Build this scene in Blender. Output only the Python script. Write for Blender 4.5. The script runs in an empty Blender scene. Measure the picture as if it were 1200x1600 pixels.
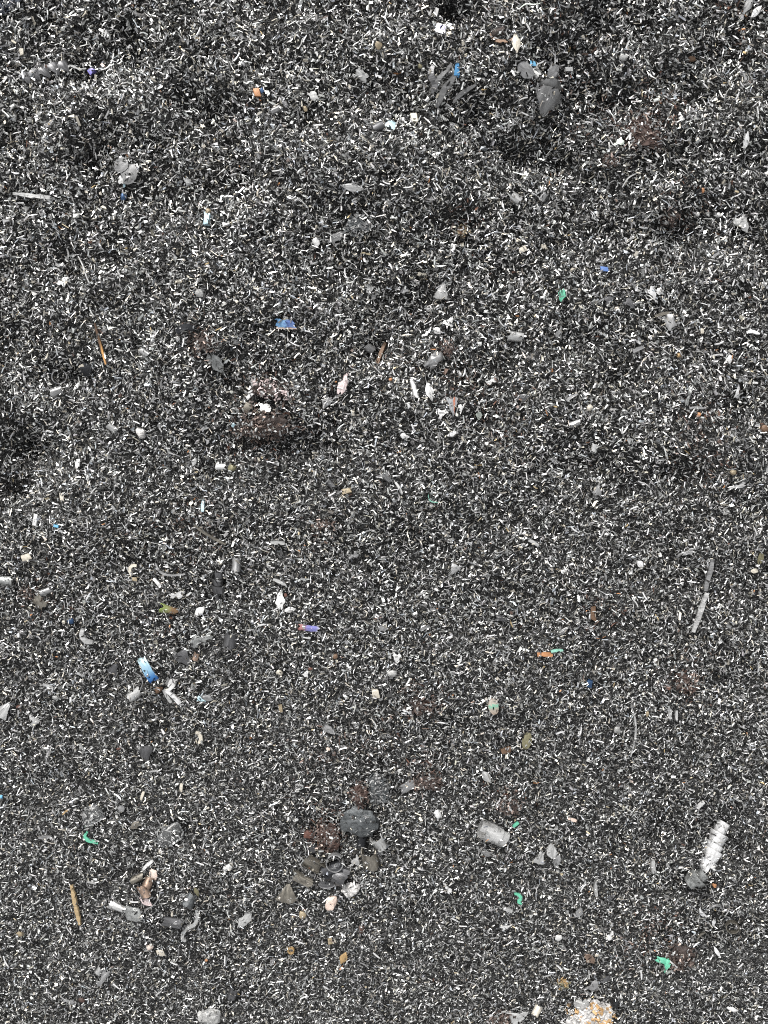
import bpy, bmesh, math, random
import numpy as np
from mathutils import Vector, Matrix, Euler

# ------------------------------------------------------------------ camera, sky, sun, exposure
scene = bpy.context.scene
PX = 1200.0                    # the photograph is 1200 x 1600
FRAME_W = 0.40                 # metres across the frame at height 0
CAM_D = 0.52                   # camera height
cam_data = bpy.data.cameras.new("camera")
cam_data.sensor_fit = 'HORIZONTAL'
cam_data.sensor_width = 36.0
cam_data.lens = 36.0 * CAM_D / FRAME_W
cam_data.clip_start = 0.01
cam_data.clip_end = 50.0
cam = bpy.data.objects.new("camera", cam_data)
cam.location = (0, 0, CAM_D)
scene.collection.objects.link(cam)
scene.camera = cam

SUN_EL, SUN_AZ = math.radians(46), math.radians(-22)     # azimuth from +y (top of the picture) towards +x
world = bpy.data.worlds.new("World")
scene.world = world
world.use_nodes = True
wn = world.node_tree.nodes
wl = world.node_tree.links
wn.clear()
sky = wn.new('ShaderNodeTexSky')
sky.sky_type = 'NISHITA'
sky.sun_disc = False
sky.sun_elevation = SUN_EL
sky.sun_rotation = SUN_AZ
sky.air_density = 1.0
sky.dust_density = 4.0
sky.ozone_density = 1.0
hs = wn.new('ShaderNodeHueSaturation')                   # thin white cloud: little blue
hs.inputs['Saturation'].default_value = 0.06
bgn = wn.new('ShaderNodeBackground')
bgn.inputs['Strength'].default_value = 0.15
wo = wn.new('ShaderNodeOutputWorld')
wl.new(sky.outputs['Color'], hs.inputs['Color'])
wl.new(hs.outputs['Color'], bgn.inputs['Color'])
wl.new(bgn.outputs['Background'], wo.inputs['Surface'])

sun_data = bpy.data.lights.new("sun", 'SUN')
sun_data.energy = 1.5
sun_data.angle = math.radians(12)
sun_data.color = (1.0, 0.965, 0.91)
sun = bpy.data.objects.new("sun", sun_data)
d = Vector((math.cos(SUN_EL) * math.sin(SUN_AZ), math.cos(SUN_EL) * math.cos(SUN_AZ), math.sin(SUN_EL)))
sun.rotation_euler = d.to_track_quat('Z', 'Y').to_euler()
sun.location = d * 3
scene.collection.objects.link(sun)

scene.view_settings.view_transform = 'Standard'
scene.view_settings.look = 'None'
scene.view_settings.gamma = 1.0
scene.view_settings.use_curve_mapping = False
scene.view_settings.exposure = 0.98
scene.cycles.use_denoising = False          # the denoiser smears the fine slivers
scene.cycles.filter_width = 1.1
scene.cycles.max_bounces = 6
scene.cycles.glossy_bounces = 3
scene.cycles.diffuse_bounces = 2
scene.cycles.caustics_reflective = False
scene.cycles.caustics_refractive = False

random.seed(7)
rng = np.random.default_rng(11)

# ------------------------------------------------------------------ the heap's height
def _hash(ix, iy, seed):
    n = (ix.astype(np.int64) * 374761393 + iy.astype(np.int64) * 668265263 + seed * 974711) & 0xffffffff
    n = ((n ^ (n >> 13)) * 1274126177) & 0xffffffff
    n = n ^ (n >> 16)
    return (n & 0xffff) / 65535.0

def vnoise(x, y, seed):
    ix, iy = np.floor(x), np.floor(y)
    fx, fy = x - ix, y - iy
    fx = fx * fx * (3 - 2 * fx); fy = fy * fy * (3 - 2 * fy)
    a = _hash(ix, iy, seed); b = _hash(ix + 1, iy, seed)
    c = _hash(ix, iy + 1, seed); e = _hash(ix + 1, iy + 1, seed)
    return (a * (1 - fx) + b * fx) * (1 - fy) + (c * (1 - fx) + e * fx) * fy - 0.5

M = FRAME_W / PX              # metres per photo pixel at height 0
# hollows (-) and humps (+) of the heap: x, y, radius x, radius y (photo pixels), height in mm
DENTS = [
    (330, -6, 60, 20, -18), (0, 8, 60, 30, -9), (700, 78, 34, 20, -8), (795, 262, 42, 24, -6), (830, 135, 26, 24, -7),
    (855, 278, 30, 22, -5), (500, 345, 34, 24, -6), (110, 588, 46, 22, -8), (34, 700, 40, 34, -12), (14, 765, 34, 28, -10),
    (355, 590, 20, 24, -7), (585, 552, 26, 16, -6), (480, 690, 40, 26, -4), (400, 700, 50, 24, -4), (720, 220, 36, 26, -4),
    (960, 600, 40, 22, -5), (1060, 740, 46, 34, -8), (920, 725, 40, 18, -5), (60, 1140, 50, 24, -3), (530, 1330, 40, 22, -6),
    (1160, 1330, 46, 60, -10), (1060, 1330, 34, 50, -9), (1100, 1425, 70, 28, -7), (1150, 1520, 90, 60, -8), (270, 1335, 34, 20, -5),
    (100, 1245, 70, 18, -4), (760, 650, 60, 20, -3), (1020, 380, 60, 20, -4), (620, 860, 80, 26, -3), (980, 900, 90, 40, -4),
    (240, 140, 60, 30, -4), (560, 60, 90, 30, -4), (350, 200, 80, 26, -4), (930, 170, 60, 30, -4), (1110, 130, 60, 30, -3),
    (200, 480, 70, 22, -3), (780, 980, 60, 20, -3), (150, 880, 50, 20, -2), (820, 1160, 70, 30, -2), (640, 1480, 100, 26, -3),
    (420, 360, 60, 26, 4), (690, 330, 70, 24, 4), (1130, 430, 60, 40, 4), (150, 330, 80, 40, 4), (940, 470, 90, 40, 4),
    (620, 620, 80, 40, 3), (130, 830, 70, 40, 4), (560, 780, 90, 30, 3), (1140, 980, 70, 60, 3), (600, 1420, 80, 40, 4),
    (300, 820, 50, 24, 4), (240, 210, 60, 26, 3), (870, 60, 50, 26, 3), (1130, 220, 50, 40, 4), (830, 1480, 60, 40, 3), (410, 660, 44, 20, 4),
    (60, 480, 60, 40, 3), (980, 1280, 60, 40, 3), (170, 1470, 80, 40, 3),
]

def height(x, y):
    """height of the heap (metres) at world x, y: it climbs away from the viewer"""
    x = np.asarray(x, float); y = np.asarray(y, float)
    yc = np.clip(y, -0.5, 0.5)
    h = 0.17 * yc + 0.02 * np.clip(x, -0.5, 0.5)
    up = np.clip((y + 0.12) / 0.34, 0, 1)                  # the upper slope lies rough, the foot smooth
    p, q = .82 * x - .57 * y, .57 * x + .82 * y            # turned noise axes, so no furrow runs level
    wx = x + .012 * vnoise(p / .03, q / .03, 21); wy = y + .012 * vnoise(p / .03 + 9, q / .03, 22)
    h = h + 0.014 * vnoise(p / 0.10 + 3.1, q / 0.10 + 1.7, 1) + (0.005 + .013 * up) * vnoise((.6 * wx + .8 * wy) / 0.042, (.8 * wx - .6 * wy) / 0.042, 2)
    h = h + (0.003 + .010 * up) * vnoise((.94 * wx - .34 * wy) / 0.019, (.34 * wx + .94 * wy) / 0.019, 3)
    h = h + (0.0015 + .0042 * up) * vnoise(p / 0.009, q / 0.009, 4)
    for (px, py, rx, ry, mm) in DENTS:
        dx = (x - (px - 600) * M) / (rx * M * 1.0)
        dy = (y - (800 - py) * M) / (ry * M * 1.0)
        h = h + mm * (0.0014 if mm < 0 else 0.0011) * np.exp(-(dx * dx + dy * dy))
    return h

def at(px, py):
    """the point of the heap that photo pixel (px, py) falls on, and the metres one pixel spans there"""
    x, y, h = (px - 600) * M, (800 - py) * M, 0.0
    for _ in range(8):
        k = (CAM_D - h) / CAM_D
        x, y = (px - 600) * M * k, (800 - py) * M * k
        h = float(height(x, y))
    return x, y, h, M * (CAM_D - h) / CAM_D

# ------------------------------------------------------------------ materials
MATS = {}
def _new(name):
    m = bpy.data.materials.new(name); m.use_nodes = True
    return m, m.node_tree.nodes, m.node_tree.links, m.node_tree.nodes['Principled BSDF']

def mat(key, col, metal=1.0, rough=0.35, var=0.35, scale=900, bump=0.25, streak=None, col2=None, ior=None, trans=0.0):
    """metal, plastic or stone: base colour broken by two noises, fine relief, uneven gloss"""
    m, n, l, b = _new(key)
    tc = n.new('ShaderNodeTexCoord')
    mp = n.new('ShaderNodeMapping')
    if streak: mp.inputs['Scale'].default_value = streak
    l.new(tc.outputs['Object'], mp.inputs['Vector'])
    oi = n.new('ShaderNodeObjectInfo')
    off = n.new('ShaderNodeVectorMath'); off.operation = 'MULTIPLY_ADD'
    cb = n.new('ShaderNodeCombineXYZ')
    for k in range(3): l.new(oi.outputs['Random'], cb.inputs[k])
    l.new(cb.outputs[0], off.inputs[0]); off.inputs[1].default_value = (7, 5, 3)
    l.new(mp.outputs[0], off.inputs[2])
    nz = n.new('ShaderNodeTexNoise'); nz.inputs['Scale'].default_value = scale
    nz.inputs['Detail'].default_value = 6; nz.inputs['Roughness'].default_value = 0.65
    l.new(off.outputs[0], nz.inputs['Vector'])
    nz2 = n.new('ShaderNodeTexNoise'); nz2.inputs['Scale'].default_value = scale * 0.22
    nz2.inputs['Detail'].default_value = 3
    l.new(off.outputs[0], nz2.inputs['Vector'])
    rp = n.new('ShaderNodeValToRGB')
    c2 = col2 or tuple(c * (1 - var) for c in col)
    rp.color_ramp.elements[0].position = 0.34; rp.color_ramp.elements[0].color = (*c2, 1)
    rp.color_ramp.elements[1].position = 0.66; rp.color_ramp.elements[1].color = (*col, 1)
    mx = n.new('ShaderNodeMath'); mx.operation = 'ADD'
    ml = n.new('ShaderNodeMath'); ml.operation = 'MULTIPLY'; ml.inputs[1].default_value = 0.5
    l.new(nz.outputs['Fac'], mx.inputs[0]); l.new(nz2.outputs['Fac'], mx.inputs[1])
    l.new(mx.outputs[0], ml.inputs[0]); l.new(ml.outputs[0], rp.inputs['Fac'])
    l.new(rp.outputs['Color'], b.inputs['Base Color'])
    b.inputs['Metallic'].default_value = metal
    mr = n.new('ShaderNodeMapRange')
    mr.inputs['To Min'].default_value = max(0.05, rough - 0.14); mr.inputs['To Max'].default_value = min(1, rough + 0.18)
    l.new(nz2.outputs['Fac'], mr.inputs['Value']); l.new(mr.outputs[0], b.inputs['Roughness'])
    bp = n.new('ShaderNodeBump'); bp.inputs['Strength'].default_value = bump; bp.inputs['Distance'].default_value = 0.0004
    l.new(nz.outputs['Fac'], bp.inputs['Height']); l.new(bp.outputs[0], b.inputs['Normal'])
    if trans:
        b.inputs['Transmission Weight'].default_value = trans; b.inputs['IOR'].default_value = ior or 1.45
    MATS[key] = m
    return m

def ramp_mat(key, stops, metal=0.9, rough=0.3, axis=0, wob=0.25):
    """colours that run along the piece (heat tint, two-coloured print, painted reflection or glint)"""
    m, n, l, b = _new(key)
    tc = n.new('ShaderNodeTexCoord'); sp = n.new('ShaderNodeSeparateXYZ')
    l.new(tc.outputs['Generated'], sp.inputs[0])
    nz = n.new('ShaderNodeTexNoise'); nz.inputs['Scale'].default_value = 5; nz.inputs['Detail'].default_value = 4
    l.new(tc.outputs['Generated'], nz.inputs['Vector'])
    ma = n.new('ShaderNodeMath'); ma.operation = 'MULTIPLY_ADD'; ma.inputs[1].default_value = wob; 
    sb = n.new('ShaderNodeMath'); sb.operation = 'SUBTRACT'; sb.inputs[1].default_value = wob * 0.5
    l.new(nz.outputs['Fac'], ma.inputs[0]); l.new(sp.outputs[axis], ma.inputs[2]); l.new(ma.outputs[0], sb.inputs[0])
    rp = n.new('ShaderNodeValToRGB')
    e = rp.color_ramp.elements
    while len(e) < len(stops): e.new(0.5)
    for k, (p, c) in enumerate(stops): e[k].position = p; e[k].color = (*c, 1)
    l.new(sb.outputs[0], rp.inputs['Fac']); l.new(rp.outputs['Color'], b.inputs['Base Color'])
    b.inputs['Metallic'].default_value = metal; b.inputs['Roughness'].default_value = rough
    nb = n.new('ShaderNodeTexNoise'); nb.inputs['Scale'].default_value = 30; l.new(tc.outputs['Generated'], nb.inputs['Vector'])
    bp = n.new('ShaderNodeBump'); bp.inputs['Strength'].default_value = 0.15; bp.inputs['Distance'].default_value = 0.0003
    l.new(nb.outputs['Fac'], bp.inputs['Height']); l.new(bp.outputs[0], b.inputs['Normal'])
    MATS[key] = m

ST = (1, 5, 1)
mat('steel_pale', (.6, .6, .59), .6, .38, .62, 480, .2, ST)
mat('steel_white', (.84, .84, .84), .5, .42, .5, 600, .25, ST)
mat('steel_mid', (.38, .38, .38), .6, .36, .7, 450, .2, ST)
mat('steel_grey', (.25, .25, .25), .6, .38, .65, 450, .2, ST)
mat('steel_dark', (.15, .15, .155), .7, .36, .7, 450, .25, ST)
mat('steel_black', (.04, .042, .047), .7, .32, .7, 500, .25, ST)
mat('steel_warm', (.32, .295, .25), .85, .36, .7, 450, .22, ST)
mat('steel_clear', (.42, .43, .42), .6, .25, .88, 1100, .6)
mat('cream', (.56, .52, .44), .15, .5, .5, 900, .4)
mat('white_chip', (.7, .7, .69), .4, .45, .45, 900, .4)
mat('tan', (.3, .245, .16), .2, .5, .6, 1000, .4)
mat('amber', (.36, .24, .11), .2, .4, .5, 1500, .3)
mat('orange', (.46, .22, .1), .1, .45, .5, 1600, .3)
mat('salmon', (.5, .36, .29), .1, .55, .5, 1300, .6, col2=(.5, .46, .42))
mat('pink', (.68, .56, .55), .3, .45, .4, 1500, .3)
mat('copper', (.36, .26, .2), .8, .38, .6, 1500, .3)
mat('brown', (.15, .09, .055), .3, .5, .5, 1500, .4)
mat('rust', (.075, .042, .033), .15, .6, .75, 2200, .6)
mat('rust_dark', (.045, .03, .025), .2, .62, .7, 2200, .6)
mat('rust_red', (.12, .05, .035), .1, .6, .6, 2200, .6)
mat('rust_grain', (.26, .2, .175), .7, .36, .85, 1500, .3)
mat('charcoal', (.12, .13, .135), .35, .42, .8, 1500, .9)
mat('blue_black', (.02, .026, .04), .4, .5, .6, 1500, .9)
mat('stone', (.42, .42, .41), .3, .5, .7, 1500, .7)
mat('white_stone', (.72, .7, .68), .0, .5, .9, 1300, .9)
mat('lichen', (.5, .31, .14), 0, .6, .5, 1500, .6)
mat('blue_plastic', (.07, .25, .48), .15, .35, .3, 1500, .15)
mat('sky_plastic', (.16, .42, .64), .1, .4, .25, 1500, .15)
mat('pale_blue', (.42, .58, .64), .5, .3, .2, 1500, .15)
mat('royal_blue', (.09, .17, .4), .3, .35, .3, 1500, .15)
mat('navy', (.03, .07, .15), .5, .35, .5, 1500, .2)
mat('purple', (.2, .18, .5), .1, .4, .25, 1500, .15)
mat('tag_ink', (.33, .3, .62), .0, .5, .2, 1500, .1)
mat('tag_white', (.82, .81, .86), .0, .45, .12, 900, .1)
mat('green_plastic', (.1, .38, .25), .0, .38, .3, 1200, .2)
mat('mint', (.22, .45, .36), .1, .4, .3, 1200, .2)
mat('olive', (.2, .185, .11), .3, .45, .5, 1200, .3)
mat('grey_green', (.4, .44, .4), .7, .4, .4, 1200, .3)
mat('wood', (.42, .31, .17), 0, .65, .6, 900, .5, (1, 8, 1))
mat('wood_dark', (.25, .16, .09), 0, .65, .6, 900, .5, (1, 8, 1))
mat('glassy', (.9, .92, .92), .0, .1, .1, 700, .5, trans=.96, ior=1.42)
ramp_mat('blue_mirror', [(.0, (.2, .3, .3)), (.14, (.55, .72, .78)), (.55, (.38, .66, .88)), (.78, (.08, .26, .6)), (1, (.02, .06, .2))], .8, .3, 0, .1)  # sky reflection painted as a run of blues
ramp_mat('heat_blue', [(.0, (.08, .22, .42)), (.4, (.2, .36, .56)), (.6, (.07, .12, .3)), (1, (.16, .24, .44))], .35, .45, 0, .5)
ramp_mat('heat_purple', [(.0, (.22, .09, .07)), (.28, (.3, .16, .17)), (.45, (.17, .16, .38)), (.8, (.2, .2, .46)), (1, (.55, .55, .6))], .4, .45, 0, .3)
ramp_mat('heat_green', [(.0, (.28, .38, .1)), (.4, (.3, .33, .14)), (.65, (.24, .15, .08)), (1, (.16, .1, .06))], .5, .4, 0, .3)
ramp_mat('heat_straw', [(.0, (.06, .05, .05)), (.35, (.5, .42, .26)), (.65, (.66, .58, .36)), (1, (.3, .27, .2))], .8, .35, 0, .2)
ramp_mat('red_mark', [(.0, (.35, .36, .37)), (.56, (.3, .31, .32)), (.62, (.42, .17, .11)), (.68, (.4, .16, .1)), (.74, (.28, .29, .31)), (1, (.4, .4, .4))], .75, .35, 1, .35)
ramp_mat('opal', [(.0, (.38, .3, .24)), (.35, (.42, .38, .32)), (.55, (.2, .5, .36)), (.68, (.5, .46, .4)), (1, (.36, .3, .26))], .5, .3, 0, .6)  # the green stop is a glint put into the colour
ramp_mat('needle_amber', [(.0, (.05, .03, .02)), (.5, (.12, .07, .04)), (.7, (.55, .3, .1)), (1, (.4, .22, .1))], .3, .45, 0, .1)

def chip_material():
    m, n, l, b = _new('shavings')
    a = n.new('ShaderNodeAttribute'); a.attribute_name = 'tint'
    g = n.new('ShaderNodeAttribute'); g.attribute_name = 'gloss'
    l.new(a.outputs['Color'], b.inputs['Base Color']); l.new(a.outputs['Alpha'], b.inputs['Metallic'])
    l.new(g.outputs['Fac'], b.inputs['Roughness'])
    MATS['shavings'] = m
chip_material()

def ground_material():
    m, n, l, b = _new('fines')
    tc = n.new('ShaderNodeTexCoord')
    v = n.new('ShaderNodeTexVoronoi'); v.inputs['Scale'].default_value = 900; l.new(tc.outputs['Object'], v.inputs['Vector'])
    nz = n.new('ShaderNodeTexNoise'); nz.inputs['Scale'].default_value = 60; nz.inputs['Detail'].default_value = 6
    l.new(tc.outputs['Object'], nz.inputs['Vector'])
    rp = n.new('ShaderNodeValToRGB'); rp.color_ramp.elements[0].color = (.012, .012, .012, 1); rp.color_ramp.elements[1].color = (.11, .11, .107, 1)  # dust coloured darker to stand in for shade between the shavings
    sx = n.new('ShaderNodeSeparateXYZ'); l.new(v.outputs['Color'], sx.inputs[0])
    mu = n.new('ShaderNodeMath'); mu.operation = 'MULTIPLY'; l.new(sx.outputs[0], mu.inputs[0]); l.new(nz.outputs['Fac'], mu.inputs[1])
    l.new(mu.outputs[0], rp.inputs['Fac']); l.new(rp.outputs['Color'], b.inputs['Base Color'])
    b.inputs['Metallic'].default_value = .4; b.inputs['Roughness'].default_value = .5
    bp = n.new('ShaderNodeBump'); bp.inputs['Strength'].default_value = 1; bp.inputs['Distance'].default_value = .001
    l.new(v.outputs['Distance'], bp.inputs['Height']); l.new(bp.outputs[0], b.inputs['Normal'])
    MATS['fines'] = m
ground_material()

# ------------------------------------------------------------------ the ground under the shavings
def build_ground():
    fine = np.arange(-0.30, 0.3001, 0.0035)
    xs = np.concatenate([np.linspace(-1.5, -0.31, 16), fine, np.linspace(0.31, 1.5, 16)])
    finey = np.arange(-0.38, 0.3801, 0.0035)
    ys = np.concatenate([np.linspace(-1.5, -0.39, 16), finey, np.linspace(0.39, 1.5, 16)])
    X, Y = np.meshgrid(xs, ys)
    Z = height(X, Y) - 0.0032 - .004 * np.clip(Y, -.2, .25)
    V = np.stack([X, Y, Z], -1).reshape(-1, 3)
    ny, nx = X.shape
    i = np.arange(ny * nx).reshape(ny, nx)
    Fq = np.stack([i[:-1, :-1], i[:-1, 1:], i[1:, 1:], i[1:, :-1]], -1).reshape(-1, 4)
    me = bpy.data.meshes.new('ground')
    me.from_pydata(V.tolist(), [], Fq.tolist())
    me.polygons.foreach_set('use_smooth', [True] * len(me.polygons))
    me.materials.append(MATS['fines'])
    o = bpy.data.objects.new('ground', me)
    o['kind'] = 'structure'; o['label'] = 'fine metal dust under the loose shavings, darkened as painted shade in the gaps'
    scene.collection.objects.link(o)
build_ground()

# ------------------------------------------------------------------ shape builders (all in photo pixels, z up)
def solid(grid, thick):
    """a curved sheet given as an (nu, nv, 3) grid of points, closed to a body of real thickness"""
    g = np.asarray(grid, float); nu, nv = g.shape[:2]
    g[:, :, 2] += np.random.default_rng(int(abs(g).sum() * 10)).normal(0, .1, (nu, nv))     # dented, never quite smooth
    du = np.gradient(g, axis=0); dv = np.gradient(g, axis=1)
    nr = np.cross(du, dv); ln = np.linalg.norm(nr, axis=-1, keepdims=True); ln[ln < 1e-9] = 1
    nr = nr / ln
    low = g - nr * thick
    V = np.concatenate([g.reshape(-1, 3), low.reshape(-1, 3)])
    n = nu * nv
    I = np.arange(n).reshape(nu, nv)
    Fs = []
    for a in range(nu - 1):
        for c in range(nv - 1):
            Fs.append((I[a, c], I[a + 1, c], I[a + 1, c + 1], I[a, c + 1]))
            Fs.append((n + I[a, c], n + I[a, c + 1], n + I[a + 1, c + 1], n + I[a + 1, c]))
    rim = [I[a, 0] for a in range(nu)] + [I[nu - 1, c] for c in range(1, nv)] + [I[a, nv - 1] for a in range(nu - 2, -1, -1)] + [I[0, c] for c in range(nv - 2, 0, -1)]
    for k in range(len(rim)):
        p, q = rim[k], rim[(k + 1) % len(rim)]
        Fs.append((q, p, n + p, n + q))
    return V, [tuple(int(t) for t in f) for f in Fs]

def flake(shape, L, W, cup=0.25, bend=0.08, thick=0.9, nu=11, nv=7, rough=0.05, rnd=None):
    r = rnd or random
    u = np.linspace(-1, 1, nu); v = np.linspace(-1, 1, nv)
    jit = [r.uniform(-1, 1) for _ in range(8)]
    if L > 17: nu, nv = 15, 11
    u = np.linspace(-1, 1, nu); v = np.linspace(-1, 1, nv)
    nib = [r.uniform(-1, 1) for _ in range(nu + nv)]
    G = np.zeros((nu, nv, 3))
    for a, uu in enumerate(u):
        for c, vv in enumerate(v):
            if shape == 'fan':                         # sector of a cone, apex on -x
                ang = math.atan2(W / 2, L * 0.95) * vv
                rad = L * (0.14 + 0.86 * (uu + 1) / 2)
                x = rad * math.cos(ang) - L * 0.5; y = rad * math.sin(ang)
                f = abs(vv); z = cup * W * 0.5 * (1 - vv * vv) * ((uu + 1) / 2 + .15)
            else:
                if shape == 'tri': f = (1 - uu) / 2 * 0.97 + 0.03
                elif shape == 'oval': f = math.sqrt(max(0, 1 - (uu * .985) ** 2))
                elif shape == 'leaf': f = max(.03, 1 - abs(uu) ** 1.7)
                elif shape == 'irr':
                    f = 0.62 + 0.32 * math.sin(2.1 * uu + jit[0] * 3) + 0.12 * jit[1] * math.sin(7 * uu + jit[2] * 3)
                    f = max(.2, f) * (1 - .45 * abs(uu) ** 4)
                else: f = 1 - 0.1 * jit[3] * uu
                x = uu * L / 2; y = vv * f * W / 2
                if shape in ('quad', 'irr', 'tri'):
                    x += W * 0.12 * jit[4] * vv + rough * L * math.sin(5 * vv + jit[5] * 4) * (0.4 + abs(uu))
                    y += rough * W * math.sin(6 * uu + jit[6] * 4)
                z = cup * W * 0.5 * (1 - (vv * f) ** 2)
            z += bend * L * (1 - uu * uu)
            if a == nu - 1 or a == 0: x += nib[c] * .035 * L * (1 if shape in ('quad', 'irr', 'fan') else .3)
            if c == 0 or c == nv - 1: y += nib[nv + a] * .03 * W
            z += .15 * math.sin(vv * 9 + jit[7] * 3)
            G[a, c] = (x, y, z + thick)
    return solid(G, thick)

def roll(L, D, arc=200, cone=1.0, thick=1.0, nu=6, nv=15, skew=0.0, turn=0.0):
    """a curled sheet lying on its side: part of a cylinder or cone round the x axis"""
    G = np.zeros((nu, nv, 3)); A = math.radians(arc)
    rr = random.Random(int(L * 31 + D * 17 + arc))
    nib = [[rr.uniform(-1, 1) for _ in range(nv)] for _ in range(2)]
    for a in range(nu):
        t = a / (nu - 1)
        R = D / 2 * (1 + (cone - 1) * t)
        for c in range(nv):
            th = -A / 2 + A * c / (nv - 1) + turn
            R = D / 2 * (1 + (cone - 1) * t) * (1 + .07 * math.sin(2 * th + L) + .05 * nib[0][c] + .05 * math.sin(5 * t + D)) * (1 - .22 * c / nv)
            x = -L / 2 + L * t + skew * R * math.sin(th) + 0.05 * L * math.sin(3 * th) + (.09 * L * nib[0][c] if a == 0 else .09 * L * nib[1][c] if a == nu - 1 else 0)
            G[a, c] = (x, R * math.sin(th), R * math.cos(th) + D * .16)
    return solid(G, -thick)

def coil(L, D, turns, gap=0.12, flare=0.12, taper=0.0, thick=1.0, per=16, sink=0.2, slip=.06):
    """a helical ribbon lying on its side along x"""
    n = int(turns * per) + 1
    pitch = L / (turns + 1)
    G = np.zeros((n, 3, 3))
    for a in range(n):
        t = a / per
        th = 2 * math.pi * t
        for c in range(3):
            w = c / 2
            R = D / 2 * (1 - flare * (1 - w)) * (1 - taper * t / turns) * (1 - .3 * abs(2 * t / turns - 1) ** 4) * (1 + .05 * math.sin(t * 3.7 + th))
            x = -L / 2 + (t + w * (1 - gap) * 1.25) * pitch
            G[a, c] = (x, R * math.sin(th), R * math.cos(th) + D * (.5 - sink))
        G[a, :, 1] += D * slip * math.sin(int(t) * 2.3)
    return solid(G, thick)

def sweep(pts, width, thick, edge=False, taper=0.75, wob=0.0, twist=0.0):
    """a strip along a path; edge=True stands the strip on its edge like a hoop"""
    P = np.asarray(pts, float); n = len(P)
    V = []; Fs = []
    for k in range(n):
        t = P[min(k + 1, n - 1)] - P[max(k - 1, 0)]
        t = t / (np.linalg.norm(t) + 1e-9)
        s = np.cross((0, 0, 1), t); s = s / (np.linalg.norm(s) + 1e-9)
        up = np.cross(t, s)
        q = 2 * k / (n - 1) - 1
        w = width * (1 - (1 - taper) * q * q) * (1 + wob * math.sin(k * 2.4) + wob * .6 * math.sin(k * 5.1 + 1))
        a = twist * k / (n - 1)
        s2 = s * math.cos(a) + up * math.sin(a); u2 = up * math.cos(a) - s * math.sin(a)
        hw, ht = (thick / 2, w) if edge else (w / 2, thick)
        for (i, j) in ((-1, 0), (1, 0), (.8, 1), (-.8, 1)):
            V.append(P[k] + s2 * hw * i + u2 * ht * j)
    for k in range(n - 1):
        for c in range(4):
            a, b = 4 * k + c, 4 * k + (c + 1) % 4
            Fs.append((a, b, b + 4, a + 4))
    Fs.append((3, 2, 1, 0)); e = 4 * (n - 1); Fs.append((e, e + 1, e + 2, e + 3))
    return np.array(V), Fs

def smooth_path(pts, n=14):
    """Catmull-Rom through 2-D or 3-D points"""
    P = [np.array(p if len(p) == 3 else (*p, 0.0), float) for p in pts]
    P = [2 * P[0] - P[1]] + P + [2 * P[-1] - P[-2]]
    out = []
    segs = len(P) - 3
    for k in range(n):
        t = k / (n - 1) * segs; i = min(int(t), segs - 1); f = t - i
        a, b, c, e = P[i:i + 4]
        out.append(0.5 * ((2 * b) + (c - a) * f + (2 * a - 5 * b + 4 * c - e) * f * f + (3 * b - a - 3 * c + e) * f ** 3))
    return out

def stick(L, W, T=None, bend=0.05, taper=0.8, lift=0.0, wob=0.05, n=8):
    pts = [(-L / 2 + L * k / (n - 1), bend * L * (1 - (2 * k / (n - 1) - 1) ** 2), lift * (k / (n - 1))) for k in range(n)]
    return sweep(pts, W, T or W * .6, False, taper, wob)

def ring(R, h=4, thick=1.2, arc=360, n=26, start=0):
    pts = [(R * math.cos(math.radians(start + arc * k / (n - 1))), R * math.sin(math.radians(start + arc * k / (n - 1))), 0) for k in range(n)]
    return sweep(pts, h, thick, True, 1.0, .04)

_ICO = {}
def ico(sub):
    if sub not in _ICO:
        bm = bmesh.new(); bmesh.ops.create_icosphere(bm, subdivisions=sub, radius=1)
        _ICO[sub] = (np.array([v.co[:] for v in bm.verts]), [tuple(v.index for v in f.verts) for f in bm.faces]); bm.free()
    return _ICO[sub]

def rock(L, W, H, seed=0, sub=3, amp=0.28, p=2.6, fine=0.1):
    """an uneven stone: rounded block with broken faces"""
    v, f = ico(sub)
    r = np.random.default_rng(seed)
    q = v / (np.sum(np.abs(v) ** p, axis=1, keepdims=True) ** (1 / p))
    dirs = r.normal(size=(9, 3)); dirs /= np.linalg.norm(dirs, axis=1, keepdims=True)
    cut = np.ones(len(v))
    for dd in dirs:                                     # planes that shear lumps off
        pr = q @ dd; lim = r.uniform(.62, .95)
        q = q - np.maximum(0, pr - lim)[:, None] * dd * 0.85
    s = seed * 1.37
    nz = vnoise(q[:, 0] * 2.1 + s, q[:, 1] * 2.1 + q[:, 2] * 1.7, seed + 5) * amp + vnoise(q[:, 0] * 6 + s, q[:, 1] * 6 - q[:, 2] * 5, seed + 9) * fine * 2
    q = q * (1 + nz)[:, None]
    return q * np.array([L / 2, W / 2, H / 2]) + np.array([0, 0, H * .2]), list(f)

def block(L, W, H, seed=0, bev=0.14):
    r = random.Random(seed)
    bm = bmesh.new(); bmesh.ops.create_cube(bm, size=1)
    for v in bm.verts:
        v.co = Vector(((v.co.x + r.uniform(-.17, .17)) * L, (v.co.y + r.uniform(-.17, .17)) * W, (v.co.z + .3 + r.uniform(-.06, .06)) * H))
    bmesh.ops.bevel(bm, geom=bm.edges[:], offset=min(L, W, H) * bev, segments=2, affect='EDGES', profile=.6)
    V = np.array([v.co[:] for v in bm.verts]); bm.verts.index_update()
    Fs = [tuple(v.index for v in f.verts) for f in bm.faces]; bm.free()
    return V, Fs

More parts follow.
